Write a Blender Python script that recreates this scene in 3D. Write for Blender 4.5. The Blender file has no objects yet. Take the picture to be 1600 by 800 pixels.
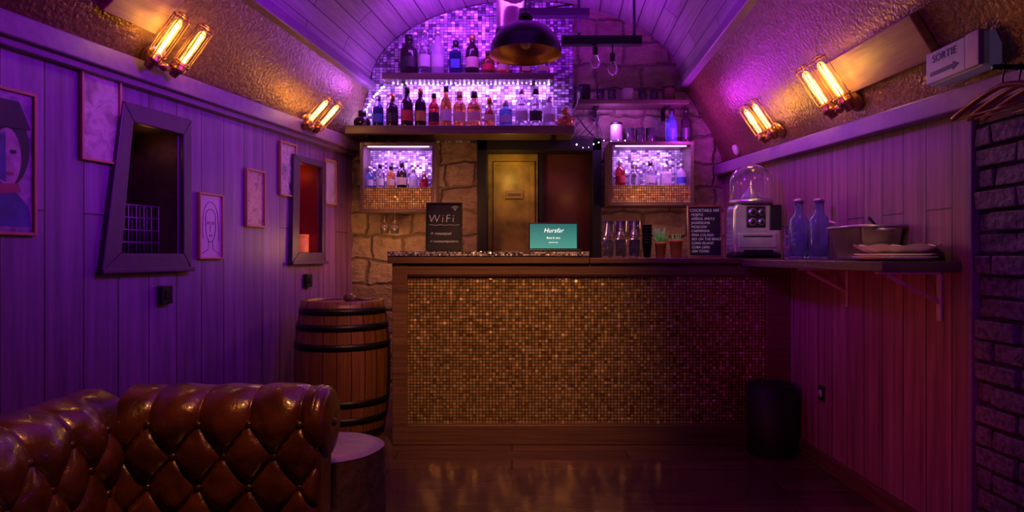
import bpy, bmesh, math, random
from mathutils import Vector, Matrix, Euler, noise
S = bpy.context.scene; COL = S.collection
random.seed(7); PI = math.pi
H = 1.12                                   # eye height
S.view_settings.view_transform = 'Standard'

# ------------------------------------------------------------------ materials
def nt(name):
    m = bpy.data.materials.new(name); m.use_nodes = True
    return m, m.node_tree, m.node_tree.nodes['Principled BSDF']
def c4(c): return (c[0], c[1], c[2], 1)
def pmat(name, col, rough=.5, metal=0, trans=0, emit=None, es=0, bump=None, ior=1.45, coat=0, vary=None, vscale=None):
    m, t, p = nt(name)
    p.inputs['Base Color'].default_value = c4(col); p.inputs['Roughness'].default_value = rough
    p.inputs['Metallic'].default_value = metal; p.inputs['Transmission Weight'].default_value = trans
    p.inputs['IOR'].default_value = ior; p.inputs['Coat Weight'].default_value = coat
    if emit: p.inputs['Emission Color'].default_value = c4(emit); p.inputs['Emission Strength'].default_value = es
    tc = t.nodes.new('ShaderNodeTexCoord')
    def nz(sc):
        n = t.nodes.new('ShaderNodeTexNoise'); n.inputs['Scale'].default_value = sc; n.inputs['Detail'].default_value = 5
        t.links.new(tc.outputs['Object'], n.inputs['Vector']); return n
    n = nz(bump[0] if bump else 18)
    if bump:
        b = t.nodes.new('ShaderNodeBump'); b.inputs['Strength'].default_value = bump[1]; b.inputs['Distance'].default_value = .01
        t.links.new(n.outputs['Fac'], b.inputs['Height']); t.links.new(b.outputs['Normal'], p.inputs['Normal'])
    v = vary if vary is not None else .12
    if vscale: n = nz(vscale)
    if v and not trans:
        r = t.nodes.new('ShaderNodeValToRGB')
        r.color_ramp.elements[0].position = .3; r.color_ramp.elements[1].position = .7
        r.color_ramp.elements[0].color = c4([x*(1-v) for x in col]); r.color_ramp.elements[1].color = c4([min(1, x*(1+v)) for x in col])
        t.links.new(n.outputs['Fac'], r.inputs['Fac']); t.links.new(r.outputs['Color'], p.inputs['Base Color'])
    return m
def brickmat(name, c1, c2, mortar, bw, rh, ms, offset=.5, swap=False, rough=.5, metal=0, bump=.4, grain=.5, gscale=(2, 40), spec=.5, warp=0, smooth=.1):
    m, t, p = nt(name); L = t.links
    p.inputs['Roughness'].default_value = rough; p.inputs['Metallic'].default_value = metal
    p.inputs['Specular IOR Level'].default_value = spec
    tc = t.nodes.new('ShaderNodeTexCoord'); sx = t.nodes.new('ShaderNodeSeparateXYZ'); cx = t.nodes.new('ShaderNodeCombineXYZ')
    L.new(tc.outputs['UV'], sx.inputs[0])
    L.new(sx.outputs[1 if swap else 0], cx.inputs[0]); L.new(sx.outputs[0 if swap else 1], cx.inputs[1])
    vec = cx.outputs[0]
    if warp:
        wn = t.nodes.new('ShaderNodeTexNoise'); wn.inputs['Scale'].default_value = 5; wn.inputs['Detail'].default_value = 4; L.new(cx.outputs[0], wn.inputs['Vector'])
        ws_ = t.nodes.new('ShaderNodeVectorMath'); ws_.operation = 'SCALE'; ws_.inputs['Scale'].default_value = warp; L.new(wn.outputs['Color'], ws_.inputs[0])
        wa = t.nodes.new('ShaderNodeVectorMath'); wa.operation = 'ADD'; L.new(cx.outputs[0], wa.inputs[0]); L.new(ws_.outputs[0], wa.inputs[1]); vec = wa.outputs[0]
    b = t.nodes.new('ShaderNodeTexBrick'); b.offset = offset
    if warp: b.squash = .65; b.squash_frequency = 3; b.offset = .42
    b.inputs['Color1'].default_value = c4(c1); b.inputs['Color2'].default_value = c4(c2); b.inputs['Mortar'].default_value = c4(mortar)
    b.inputs['Scale'].default_value = 1; b.inputs['Brick Width'].default_value = bw; b.inputs['Row Height'].default_value = rh
    b.inputs['Mortar Size'].default_value = ms; b.inputs['Mortar Smooth'].default_value = smooth
    L.new(vec, b.inputs['Vector'])
    mp = t.nodes.new('ShaderNodeMapping'); mp.inputs['Scale'].default_value = (gscale[0], gscale[1], 1)
    L.new(cx.outputs[0], mp.inputs[0])
    n = t.nodes.new('ShaderNodeTexNoise'); n.inputs['Scale'].default_value = 1; n.inputs['Detail'].default_value = 7; n.inputs['Roughness'].default_value = .65
    L.new(mp.outputs[0], n.inputs['Vector'])
    r = t.nodes.new('ShaderNodeValToRGB'); r.color_ramp.elements[0].position = .3; r.color_ramp.elements[1].position = .7
    r.color_ramp.elements[0].color = c4([1-grain]*3); r.color_ramp.elements[1].color = (1, 1, 1, 1)
    L.new(n.outputs['Fac'], r.inputs['Fac'])
    mx = t.nodes.new('ShaderNodeMixRGB'); mx.blend_type = 'MULTIPLY'; mx.inputs[0].default_value = 1
    L.new(b.outputs['Color'], mx.inputs[1]); L.new(r.outputs['Color'], mx.inputs[2]); L.new(mx.outputs[0], p.inputs['Base Color'])
    mt = t.nodes.new('ShaderNodeMath'); mt.operation = 'MULTIPLY_ADD'; mt.inputs[1].default_value = -1
    L.new(b.outputs['Fac'], mt.inputs[0])
    m2 = t.nodes.new('ShaderNodeMath'); m2.operation = 'MULTIPLY'; m2.inputs[1].default_value = 2.0 if warp else .5
    L.new(n.outputs['Fac'], m2.inputs[0]); L.new(m2.outputs[0], mt.inputs[2])
    bp = t.nodes.new('ShaderNodeBump'); bp.inputs['Strength'].default_value = bump; bp.inputs['Distance'].default_value = .03 if warp else .01
    L.new(mt.outputs[0], bp.inputs['Height']); L.new(bp.outputs['Normal'], p.inputs['Normal'])
    return m
def mosaic(name, cols, tile, mortar, rough=.25, metal=.8, tilt=.4, offset=0.0, tw=1.0, gap=.09):
    m, t, p = nt(name); L = t.links
    p.inputs['Roughness'].default_value = rough; p.inputs['Metallic'].default_value = metal
    tc = t.nodes.new('ShaderNodeTexCoord')
    sn = t.nodes.new('ShaderNodeVectorMath'); sn.operation = 'SNAP'; sn.inputs[1].default_value = (tile*tw, tile, 1)
    L.new(tc.outputs['UV'], sn.inputs[0])
    ad = t.nodes.new('ShaderNodeVectorMath'); ad.operation = 'ADD'; ad.inputs[1].default_value = (tile*.31, tile*.37, .5)
    L.new(sn.outputs[0], ad.inputs[0])
    w = t.nodes.new('ShaderNodeTexWhiteNoise'); w.noise_dimensions = '3D'; L.new(ad.outputs[0], w.inputs['Vector'])
    r = t.nodes.new('ShaderNodeValToRGB'); r.color_ramp.interpolation = 'CONSTANT'
    e = r.color_ramp.elements
    e[0].position = 0; e[0].color = c4(cols[0]); e[1].position = 1/len(cols); e[1].color = c4(cols[1])
    for i in range(2, len(cols)):
        x = e.new(i/len(cols)); x.color = c4(cols[i])
    L.new(w.outputs['Value'], r.inputs['Fac'])
    b = t.nodes.new('ShaderNodeTexBrick'); b.offset = offset; b.inputs['Scale'].default_value = 1
    b.inputs['Brick Width'].default_value = tile*tw; b.inputs['Row Height'].default_value = tile; b.inputs['Mortar Size'].default_value = tile*gap
    L.new(tc.outputs['UV'], b.inputs['Vector'])
    mx = t.nodes.new('ShaderNodeMixRGB'); L.new(b.outputs['Fac'], mx.inputs[0]); L.new(r.outputs['Color'], mx.inputs[1]); mx.inputs[2].default_value = c4(mortar)
    L.new(mx.outputs[0], p.inputs['Base Color'])
    sb = t.nodes.new('ShaderNodeVectorMath'); sb.operation = 'SUBTRACT'; sb.inputs[1].default_value = (.5, .5, .5); L.new(w.outputs['Color'], sb.inputs[0])
    sc = t.nodes.new('ShaderNodeVectorMath'); sc.operation = 'SCALE'; sc.inputs['Scale'].default_value = tilt; L.new(sb.outputs[0], sc.inputs[0])
    g = t.nodes.new('ShaderNodeNewGeometry')
    a2 = t.nodes.new('ShaderNodeVectorMath'); a2.operation = 'ADD'; L.new(g.outputs['Normal'], a2.inputs[0]); L.new(sc.outputs[0], a2.inputs[1])
    nn = t.nodes.new('ShaderNodeVectorMath'); nn.operation = 'NORMALIZE'; L.new(a2.outputs[0], nn.inputs[0]); L.new(nn.outputs[0], p.inputs['Normal'])
    return m
def artmat(name, cols, scale, seed):
    m, t, p = nt(name); L = t.links; p.inputs['Roughness'].default_value = .35
    tc = t.nodes.new('ShaderNodeTexCoord'); mp = t.nodes.new('ShaderNodeMapping'); mp.inputs['Location'].default_value = (seed, seed*2.3, seed*.7)
    L.new(tc.outputs['Object'], mp.inputs[0])
    n = t.nodes.new('ShaderNodeTexNoise'); n.inputs['Scale'].default_value = scale; n.inputs['Detail'].default_value = 4; n.inputs['Distortion'].default_value = .8
    L.new(mp.outputs[0], n.inputs['Vector'])
    r = t.nodes.new('ShaderNodeValToRGB'); e = r.color_ramp.elements
    e[0].position = .3; e[0].color = c4(cols[0]); e[1].position = .7; e[1].color = c4(cols[-1])
    for i in range(1, len(cols)-1):
        x = e.new(.3+.4*i/(len(cols)-1)); x.color = c4(cols[i])
    L.new(n.outputs['Fac'], r.inputs['Fac']); L.new(r.outputs['Color'], p.inputs['Base Color'])
    return m

M = {}
M['plank_wall'] = brickmat('light_tinted_wall_planks', (.24, .10, .28), (.32, .14, .37), (.03, .015, .03), 2.6, .17, .003, swap=True, rough=.42, grain=.55, gscale=(1.2, 22), bump=.25)  # purple of the room light is tinted into the plank colour
M['plank_right'] = brickmat('right_wall_planks', (.36, .15, .18), (.44, .20, .24), (.04, .02, .02), 2.6, .15, .003, swap=True, rough=.42, grain=.65, gscale=(1.3, 28), bump=.25)
M['plank_vault'] = brickmat('vault_planks', (.40, .30, .38), (.5, .38, .47), (.05, .03, .04), 1.1, .15, .004, swap=True, rough=.5, grain=.4, gscale=(2, 30))
M['floor'] = brickmat('floor_laminate', (.10, .045, .035), (.16, .07, .05), (.015, .008, .008), 1.3, .16, .003, rough=.17, grain=.65, gscale=(2, 40), bump=.08)
M['panel'] = pmat('dark_embossed_panel', (.20, .10, .055), .26, metal=.4, bump=(55, .7), vary=.35)
M['trimwood'] = pmat('trim_wood', (.22, .13, .22), .45, bump=(30, .1))
M['stone'] = brickmat('rubble_stone', (.40, .27, .20), (.62, .46, .36), (.30, .21, .16), .36, .19, .02, rough=.85, bump=.9, grain=.45, gscale=(14, 18), warp=.11, smooth=.9)
M['brick'] = pmat('dark_brick', (.15, .10, .13), .6, bump=(45, 1.0), vary=.6)
M['mortar'] = pmat('mortar', (.045, .032, .042), .9, bump=(60, .8))
GOLD = [(.54, .36, .15), (.48, .31, .12), (.58, .39, .17), (.50, .33, .13), (.30, .18, .065), (.52, .34, .135), (.42, .26, .10), (.54, .36, .14)]
M['gold_mosaic'] = mosaic('gold_mosaic', GOLD, .0178, (.02, .012, .007), rough=.30, metal=.55, tilt=.5, tw=1.1, gap=.11)
M['gold_band'] = mosaic('gold_band_mosaic', GOLD, .017, (.02, .012, .007), rough=.36, metal=.3, tilt=.4, gap=.11)
SILV = [(.6, .57, .65), (.32, .29, .37), (.66, .63, .71), (.14, .11, .18), (.48, .43, .53)]
M['silver_mosaic'] = mosaic('silver_mosaic', SILV, .021, (.04, .03, .05), rough=.3, metal=.4, tilt=.5, tw=1.4)
M['silver_fine'] = mosaic('fine_silver_mosaic', SILV, .016, (.05, .04, .06), rough=.3, metal=.35, tilt=.5, tw=1.4)
M['edge_mosaic'] = mosaic('edge_mosaic', [(.5, .46, .5), (.2, .17, .2), (.6, .56, .6), (.06, .05, .07)], .011, (.04, .03, .04), rough=.3, metal=.3, tilt=.6)
M['darkwood'] = brickmat('dark_bar_wood', (.15, .07, .04), (.2, .095, .055), (.05, .02, .015), 3, .3, .001, rough=.4, grain=.6, gscale=(2, 60))
M['shelfwood'] = brickmat('shelf_wood', (.12, .068, .06), (.16, .09, .078), (.1, .05, .04), 3, .3, .0005, rough=.4, grain=.5, gscale=(2, 50))
M['beamwood'] = brickmat('beam_wood', (.34, .19, .08), (.41, .23, .11), (.2, .1, .05), 3, .4, .0005, rough=.5, grain=.5, gscale=(2, 40))
M['menuframe'] = pmat('menu_frame_wood', (.26, .11, .05), .45)
M['barrelwood'] = brickmat('barrel_staves', (.21, .075, .028), (.31, .12, .046), (.03, .015, .01), 3, .085, .003, swap=True, rough=.33, grain=.6, gscale=(2, 60))
M['lidwood'] = brickmat('barrel_lid', (.2, .1, .05), (.26, .13, .07), (.04, .02, .015), 2, .09, .003, rough=.4, grain=.4)
M['iron'] = pmat('black_iron', (.02, .018, .018), .4, .6, bump=(60, .15))
M['leather'] = pmat('brown_leather', (.062, .018, .009), .27, coat=.3, bump=(90, .16), vary=.5, vscale=11)
M['button'] = pmat('leather_button', (.03, .01, .004), .3, coat=.3)
M['stump'] = pmat('stump_bark', (.06, .03, .028), .8, bump=(25, .8), vary=.4)
M['stumptop'] = pmat('stump_top', (.19, .11, .2), .5, bump=(12, .2), vary=.25)
M['black'] = pmat('black_plastic', (.012, .011, .013), .35, vary=.1)
M['blackmatte'] = pmat('black_matte', (.006, .005, .007), .6)
M['chalk'] = pmat('chalkboard', (.02, .017, .02), .7, vary=.3)
M['chalkink'] = pmat('chalk_ink', (.75, .68, .62), .8, emit=(.7, .6, .6), es=.12)
M['brass'] = pmat('aged_brass', (.5, .28, .1), .3, .9)
M['cagewire'] = pmat('brass_wire', (.55, .3, .1), .3, .9)
M['goldin'] = pmat('gold_inner', (.5, .28, .08), .4, .8)
M['lampblack'] = pmat('lamp_black', (.012, .01, .01), .25, .3)
M['steel'] = pmat('steel', (.62, .6, .62), .3, .9, bump=(8, .05))
M['pansteel'] = pmat('pan_steel', (.30, .24, .2), .28, .85, bump=(8, .05))
M['steelbrushed'] = pmat('silver_body', (.70, .66, .61), .24, .7)
M['whitemetal'] = pmat('white_metal', (.5, .46, .46), .4, .2)
M['white'] = pmat('white_plastic', (.5, .45, .42), .4)
M['ceramic'] = pmat('white_ceramic', (.85, .74, .54), .25)
M['filament'] = pmat('filament', (1, .7, .3), .5, emit=(1, .60, .17), es=30)
M['bulbglass'] = pmat('amber_bulb_glass', (1, .75, .4), .03, trans=.97, emit=(1, .44, .08), es=.4)
M['clearbulb'] = pmat('clear_bulb_glass', (.95, .9, .95), .03, trans=.95)
M['led'] = pmat('led_diode', (.8, .7, 1), .5, emit=(.70, .44, 1), es=20)
M['ledstrip'] = pmat('led_strip_diffuser', (.8, .7, 1), .5, emit=(.66, .36, 1), es=5)
M['cable'] = pmat('cable', (.05, .04, .06), .5)
def glass(name, col, rough=.06, tr=.85): M[name] = pmat(name, col, rough, trans=tr, ior=1.4)
glass('g_clear', (.94, .9, .98), .03, .96); glass('g_blue', (.25, .45, .95)); glass('g_amber', (.62, .24, .06)); glass('g_orange', (.85, .36, .09))
glass('g_dark', (.03, .015, .02), tr=.3); glass('g_navy', (.02, .03, .10), tr=.3); glass('g_red', (.6, .05, .05)); glass('g_frost', (.85, .8, .92), rough=.3, tr=.75)
glass('g_green', (.06, .2, .08), tr=.6); glass('g_carafe', (.6, .78, 1.0), .04, .94)
M['l_white'] = pmat('label_white', (.5, .47, .5), .6); M['l_cream'] = pmat('label_cream', (.5, .4, .28), .6); M['l_black'] = pmat('label_black', (.02, .02, .02), .5)
M['l_gold'] = pmat('label_gold', (.5, .32, .09), .4, .5); M['l_red'] = pmat('label_red', (.4, .03, .03), .6); M['l_blue'] = pmat('label_blue', (.05, .1, .4), .6)
M['cork'] = pmat('cork', (.4, .24, .12), .8); M['c_black'] = M['black']; M['c_silver'] = M['steel']; M['c_gold'] = M['goldin']
M['terracotta'] = pmat('terracotta', (.55, .14, .06), .5); M['leaf'] = pmat('leaf', (.18, .5, .08), .5, vary=.3); M['soil'] = pmat('soil', (.04, .025, .02), .9)
M['doory'] = pmat('yellow_door', (.33, .22, .05), .36, bump=(6, .2), vary=.6, vscale=6); M['doorr'] = pmat('red_brown_door', (.09, .028, .018), .4, bump=(4, .1), vary=.5)
M['nichewood'] = pmat('niche_wood', (.08, .045, .035), .6, vary=.3); M['nichered'] = pmat('niche_red', (.28, .03, .02), .6, vary=.4, vscale=3)
M['framewood'] = pmat('picture_frame_wood', (.45, .25, .11), .4); M['framedark'] = pmat('window_frame_wood', (.075, .04, .075), .4, bump=(25, .15))
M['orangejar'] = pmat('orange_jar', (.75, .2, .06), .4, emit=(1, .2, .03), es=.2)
M['rear'] = pmat('rear_wall', (.12, .09, .12), .8)
M['rackwire'] = pmat('rack_wire', (.2, .14, .24), .4, .3)
M['inkpink'] = pmat('poster_pink', (.38, .22, .32), .4, vary=.4); M['inkblue'] = pmat('poster_blue', (.05, .06, .22), .4, vary=.4); M['inkblack'] = pmat('poster_black', (.012, .008, .02), .4); M['inkred'] = pmat('poster_red', (.3, .03, .1), .4)

# ------------------------------------------------------------------ mesh builder
class MB:
    def __init__(s):
        s.bm = bmesh.new(); s.uv = s.bm.loops.layers.uv.new('UVMap'); s.ex = set()
    def quadset(s, pts, faces):
        v = [s.bm.verts.new(p) for p in pts]
        for f in faces:
            try: s.bm.faces.new([v[i] for i in f])
            except ValueError: pass
        return s
    def hexa(s, p):
        return s.quadset(p, [(0, 3, 2, 1), (4, 5, 6, 7), (0, 1, 5, 4), (1, 2, 6, 5), (2, 3, 7, 6), (3, 0, 4, 7)])
    def box(s, x0, x1, y0, y1, z0, z1):
        return s.hexa([(x0, y0, z0), (x1, y0, z0), (x1, y1, z0), (x0, y1, z0), (x0, y0, z1), (x1, y0, z1), (x1, y1, z1), (x0, y1, z1)])
    def prism(s, poly, fn, a, b):
        n = len(poly); pts = [fn(u, v, a) for u, v in poly] + [fn(u, v, b) for u, v in poly]
        f = [tuple(range(n)), tuple(range(2*n-1, n-1, -1))] + [(i, (i+1) % n, n+(i+1) % n, n+i) for i in range(n)]
        return s.quadset(pts, f)
    def grid(s, fn, nu, nv, uvf=None):
        v = [[s.bm.verts.new(fn(i/nu, j/nv)) for j in range(nv+1)] for i in range(nu+1)]
        for i in range(nu):
            for j in range(nv):
                f = s.bm.faces.new((v[i][j], v[i+1][j], v[i+1][j+1], v[i][j+1])); f.smooth = True
                if uvf:
                    s.ex.add(f)
                    for l, (a, b) in zip(f.loops, ((i, j), (i+1, j), (i+1, j+1), (i, j+1))): l[s.uv].uv = uvf(a/nu, b/nv)
        return s
    def lathe(s, prof, c=(0, 0, 0), n=24, axis=None, a0=0, a1=2*PI, rot=0):
        c = Vector(c); full = abs(a1-a0-2*PI) < 1e-6; m = n if full else n+1
        q = Vector((0, 0, 1)).rotation_difference(Vector(axis).normalized()) if axis else None
        rings = []
        for r, z in prof:
            if r < 1e-6:
                p = Vector((0, 0, z)); rings.append([s.bm.verts.new((q @ p if q else p)+c)])
            else:
                R = []
                for k in range(m):
                    a = a0+(a1-a0)*k/n+rot; p = Vector((r*math.cos(a), r*math.sin(a), z)); R.append(s.bm.verts.new((q @ p if q else p)+c))
                rings.append(R)
        rm = max(r for r, z in prof); dist = 0
        for i in range(len(prof)-1):
            A, B = rings[i], rings[i+1]
            d2 = dist+math.hypot(prof[i+1][0]-prof[i][0], prof[i+1][1]-prof[i][1])
            for k in range(n):
                k2 = (k+1) % m if full else k+1
                if len(A) == 1 and len(B) == 1: continue
                u0, u1 = rm*2*PI*k/n, rm*2*PI*(k+1)/n
                if len(A) == 1: vs = [A[0], B[k2], B[k]]; us = [(u0, dist), (u1, d2), (u0, d2)]
                elif len(B) == 1: vs = [A[k], A[k2], B[0]]; us = [(u0, dist), (u1, dist), (u0, d2)]
                else: vs = [A[k], A[k2], B[k2], B[k]]; us = [(u0, dist), (u1, dist), (u1, d2), (u0, d2)]
                f = s.bm.faces.new(vs); f.smooth = True; s.ex.add(f)
                for l, u in zip(f.loops, us): l[s.uv].uv = u
            dist = d2
        return s
    def cyl(s, p0, p1, r, n=14, r1=None):
        p0 = Vector(p0); p1 = Vector(p1); r1 = r if r1 is None else r1; L = (p1-p0).length
        return s.lathe([(0, 0), (r, 0), (r1, L), (0, L)], p0, n, p1-p0)
    def ball(s, c, r, n=14, sz=1):
        return s.lathe([(max(0, r*math.sin(PI*i/8)) if 0 < i < 8 else 0, -r*sz*math.cos(PI*i/8)) for i in range(9)], c, n)
    def tube(s, pts, r, n=8, closed=False):
        pts = [Vector(p) for p in pts]; rings = []; N = len(pts)
        for i, p in enumerate(pts):
            d = (pts[(i+1) % N]-pts[i-1]) if closed else (pts[min(i+1, N-1)]-pts[max(i-1, 0)])
            d = d.normalized() if d.length > 0 else Vector((0, 0, 1))
            up = Vector((0, 0, 1)) if abs(d.z) < .9 else Vector((1, 0, 0))
            a = d.cross(up).normalized(); b = a.cross(d)
            rings.append([s.bm.verts.new(p+r*(math.cos(2*PI*k/n)*a+math.sin(2*PI*k/n)*b)) for k in range(n)])
        for i in range(N if closed else N-1):
            A, B = rings[i], rings[(i+1) % N]
            for k in range(n):
                f = s.bm.faces.new((A[k], A[(k+1) % n], B[(k+1) % n], B[k])); f.smooth = True
        if not closed:
            s.bm.faces.new(rings[0]); s.bm.faces.new(rings[-1][::-1])
        return s
def wloc(p):
    v = Vector((0, 0, 0))
    while p: v += p.location; p = p.parent
    return v
def obj(name, mb, mat, parent=None, bevel=0, smooth=False, recalc=True, kind=None, label=None, seg=2):
    bm = mb.bm
    if recalc: bmesh.ops.recalc_face_normals(bm, faces=bm.faces)
    bm.normal_update()
    for f in bm.faces:
        if smooth: f.smooth = True
        if f in mb.ex: continue
        n = f.normal; ax = max(range(3), key=lambda i: abs(n[i]))
        for l in f.loops:
            c = l.vert.co
            l[mb.uv].uv = (c.y, c.z) if ax == 0 else (c.x, c.z) if ax == 1 else (c.x, c.y)
    if parent: bmesh.ops.translate(bm, verts=bm.verts, vec=-wloc(parent))
    me = bpy.data.meshes.new(name); bm.to_mesh(me); bm.free()
    me.materials.append(mat)
    o = bpy.data.objects.new(name, me); COL.objects.link(o); o.parent = parent
    if bevel:
        b = o.modifiers.new('bevel', 'BEVEL'); b.width = bevel; b.segments = seg; b.limit_method = 'ANGLE'; b.angle_limit = .7
    if kind: o['kind'] = kind
    if label: o['label'] = label
    return o
def thing(name, label, cat, loc=(0, 0, 0), group=None):
    o = bpy.data.objects.new(name, None); COL.objects.link(o); o.location = loc; o.empty_display_size = .05
    o['label'] = label; o['category'] = cat
    if group: o['group'] = group
    return o
def tag(o, label, cat, group=None):
    o['label'] = label; o['category'] = cat
    if group: o['group'] = group
    return o
def struct(name, mb, mat, **k):
    o = obj(name, mb, mat, **k); o['kind'] = 'structure'; return o
def dup(root, label=None, loc=None, rot=None):
    r = root.copy(); COL.objects.link(r)
    if loc is not None: r.location = loc
    if rot is not None: r.rotation_euler = rot
    if label: r['label'] = label
    for ch in list(root.children):
        c = ch.copy(); COL.objects.link(c); c.parent = r
        for g in list(ch.children):
            d = g.copy(); COL.objects.link(d); d.parent = c
    return r
def text(name, body, size, mat, parent, mtx, align='CENTER', ext=.0008, shear=0, thin=0, sp=1):
    cu = bpy.data.curves.new(name, 'FONT'); cu.body = body; cu.size = size; cu.align_x = align; cu.align_y = 'CENTER'; cu.extrude = ext; cu.shear = shear
    cu.offset = -thin*size; cu.space_character = sp
    t = bpy.data.objects.new(name+'_curve', cu); COL.objects.link(t)
    dg = bpy.context.evaluated_depsgraph_get(); dg.update()
    me = bpy.data.meshes.new_from_object(t.evaluated_get(dg)); bpy.data.objects.remove(t); bpy.data.curves.remove(cu)
    me.name = name; me.transform(Matrix.Translation(-wloc(parent)) @ mtx)
    me.materials.clear(); me.materials.append(mat)
    o = bpy.data.objects.new(name, me); COL.objects.link(o); o.parent = parent
    return o
def facing(p, lean=0):
    return Matrix.Translation(p) @ Matrix.Rotation(PI/2-lean, 4, 'X')
def at(px, py, D): return Vector(((px-800)/1000*D, D, H+(400-py)/1000*D))

# ------------------------------------------------------------------ room geometry
Y0, Y1 = -.7, 5.0
def lx(D): return -2.5+.25*D
NL = Vector((.970, -.2425, 0))
def Pl(D, z, o=0): return Vector((lx(D), D, z))+NL*o
def Dl(px): return 2.5/((800-px)/1000+.25)
def zl(py, D): return H+(400-py)/1000*D
def lbox(mb, D0, D1, z0, z1, o0, o1):
    return mb.hexa([Pl(D0, z0, o0), Pl(D1, z0, o0), Pl(D1, z0, o1), Pl(D0, z0, o1), Pl(D0, z1, o0), Pl(D1, z1, o0), Pl(D1, z1, o1), Pl(D0, z1, o1)])
RX = 1.65
def zr(D): return 1.81-.041*(5-D)
def vl(D): return -1.1-.133*(5-D)
def vr(D): return 1.325-.059*(5-D)
ZV = 2.445
struct('floor', MB().box(-3, 2.2, Y0, 5.4, -.05, 0), M['floor'])
holes = [(2.90, 3.235, 1.12, 1.745), (4.25, 4.525, 1.13, 1.76)]
Ds = sorted({Y0, Y1+.05}|{h[0] for h in holes}|{h[1] for h in holes}); Zs = sorted({0, 2.0}|{h[2] for h in holes}|{h[3] for h in holes})
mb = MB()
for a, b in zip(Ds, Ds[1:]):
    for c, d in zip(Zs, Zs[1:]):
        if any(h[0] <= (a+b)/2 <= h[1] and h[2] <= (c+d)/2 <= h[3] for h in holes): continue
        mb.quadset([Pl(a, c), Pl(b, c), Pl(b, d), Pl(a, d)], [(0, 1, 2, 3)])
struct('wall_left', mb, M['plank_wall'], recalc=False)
RE = 2.3
mb = MB(); mb.quadset([(RX, RE, 0), (RX, 5.05, 0), (RX, 5.05, 1.9), (RX, RE, 1.9)], [(0, 1, 2, 3)])
struct('wall_right', mb, M['plank_right'], recalc=False)
struct('trim_8', MB().box(RX-.012, RX+.04, RE-.018, RE, 0, 1.66), M['trimwood'], bevel=.003)
mb = MB(); mb.box(1.668, 1.8, Y0, RE-.02, 0, 1.8)
wb = struct('wall_right_brick', mb, M['mortar'])
mb = MB(); row = 0; z = .005
while z < 1.76:
    y = .9+(.11 if row % 2 else 0)
    while y < RE-.06:
        y2 = min(y+.21, RE-.022); j = random.uniform(-.012, .010)
        if y2-y > .03:
            z0_, z1_ = z+random.uniform(0, .006), z+.068-random.uniform(0, .005)
            r4 = [random.uniform(-.006, .006) for _ in range(4)]
            mb.hexa([(1.655+j+r4[0], y, z0_), (1.68, y, z0_), (1.68, y2, z0_), (1.655+j+r4[1], y2, z0_), (1.655+j+r4[2], y, z1_), (1.68, y, z1_), (1.68, y2, z1_), (1.655+j+r4[3], y2, z1_)])
        y += .218
    z += .075; row += 1
obj('brick_courses', mb, M['brick'], wb, bevel=.008)
struct('trim_1', lbox(lbox(MB(), Y0, 4.99, 1.93, 2.02, -.02, .07), Y0, 4.99, 1.9, 1.935, -.02, .04), M['trimwood'], bevel=.006)
mb = MB()
mb.hexa([(RX-.07, Y0, zr(Y0)-.06), (RX-.07, 4.99, zr(5)-.06), (RX+.1, 4.99, zr(5)-.06), (RX+.1, Y0, zr(Y0)-.06), (RX-.07, Y0, zr(Y0)+.02), (RX-.07, 4.99, zr(5)+.02), (RX+.1, 4.99, zr(5)+.02), (RX+.1, Y0, zr(Y0)+.02)])
struct('trim_2', mb, M['trimwood'], bevel=.006)
def pleft(D, t, o=0): return Vector((lx(D)+.03+(vl(D)-lx(D)-.03)*t**1.05+o*.73, D, 2.02+(ZV-2.02)*t-o*.68))
def pright(D, t, o=0): return Vector((RX+(vr(D)-RX)*t**1.3-o*.88, D, zr(D)+.02+(ZV-zr(D)-.02)*t-o*.47))
struct('ceiling_panel_left', MB().grid(lambda u, v: pleft(Y0+(Y1-Y0)*v, u), 10, 30), M['panel'], recalc=False)
struct('ceiling_panel_right', MB().grid(lambda u, v: pright(Y0+(Y1-Y0)*v, u), 10, 30), M['panel'], recalc=False)
VB = .66
def vault(u, v):
    D = Y0+(Y1+.02-Y0)*v; a = PI*(1-u); c = (vl(D)+vr(D))/2; h = (vr(D)-vl(D))/2
    return (c+h*math.cos(a), D, ZV+VB*math.sin(a))
struct('ceiling', MB().grid(vault, 40, 30, lambda u, v: (u*3.2, Y0+(Y1-Y0)*v)), M['plank_vault'], recalc=False)
for i, f in enumerate((vl, vr)):
    s = 1 if i == 0 else -1
    mb = MB(); P = []
    for z in (ZV-.035, ZV+.03):
        P += [(f(Y0)-s*.03, Y0, z), (f(Y1)-s*.03, 4.99, z), (f(Y1)+s*.035, 4.99, z), (f(Y0)+s*.035, Y0, z)]
    struct('trim_%d' % (3+i), mb.hexa(P), M['trimwood'], bevel=.008)
mb = MB()
for x0, x1, z0, z1 in ((-1.6, -.25, 0, 3.2), (.65, 2.0, 0, 3.2), (-.25, .65, 2.0, 3.2)):
    nx, nz = int((x1-x0)/.05), int((z1-z0)/.05)
    def fn(u, v, x0=x0, x1=x1, z0=z0, z1=z1):
        x = x0+(x1-x0)*u; z = z0+(z1-z0)*v; e = min(1, 6*min(u, 1-u, v, 1-v)+.15)
        return (x, 5.0+e*.03*noise.noise(Vector((x*4, z*6, 1))), z)
    mb.grid(fn, nx, nz)
struct('wall_back', mb, M['stone'], recalc=False)
poly = [(-1.24, 2.0), (.475, 2.0), (.475, 3.08)]
for k in range(11):
    a = PI*(.4+.6*k/10); poly.append((max(.1125+1.2125*math.cos(a), -1.24), ZV+VB*math.sin(a)-.005))
struct('wall_mosaic', MB().prism(poly, lambda u, v, w: (u, w, v), 4.965, 4.985), M['silver_mosaic'])
struct('wall_rear', MB().box(-3, 2.2, Y0-.05, Y0, 0, 3.2), M['rear'])
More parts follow.
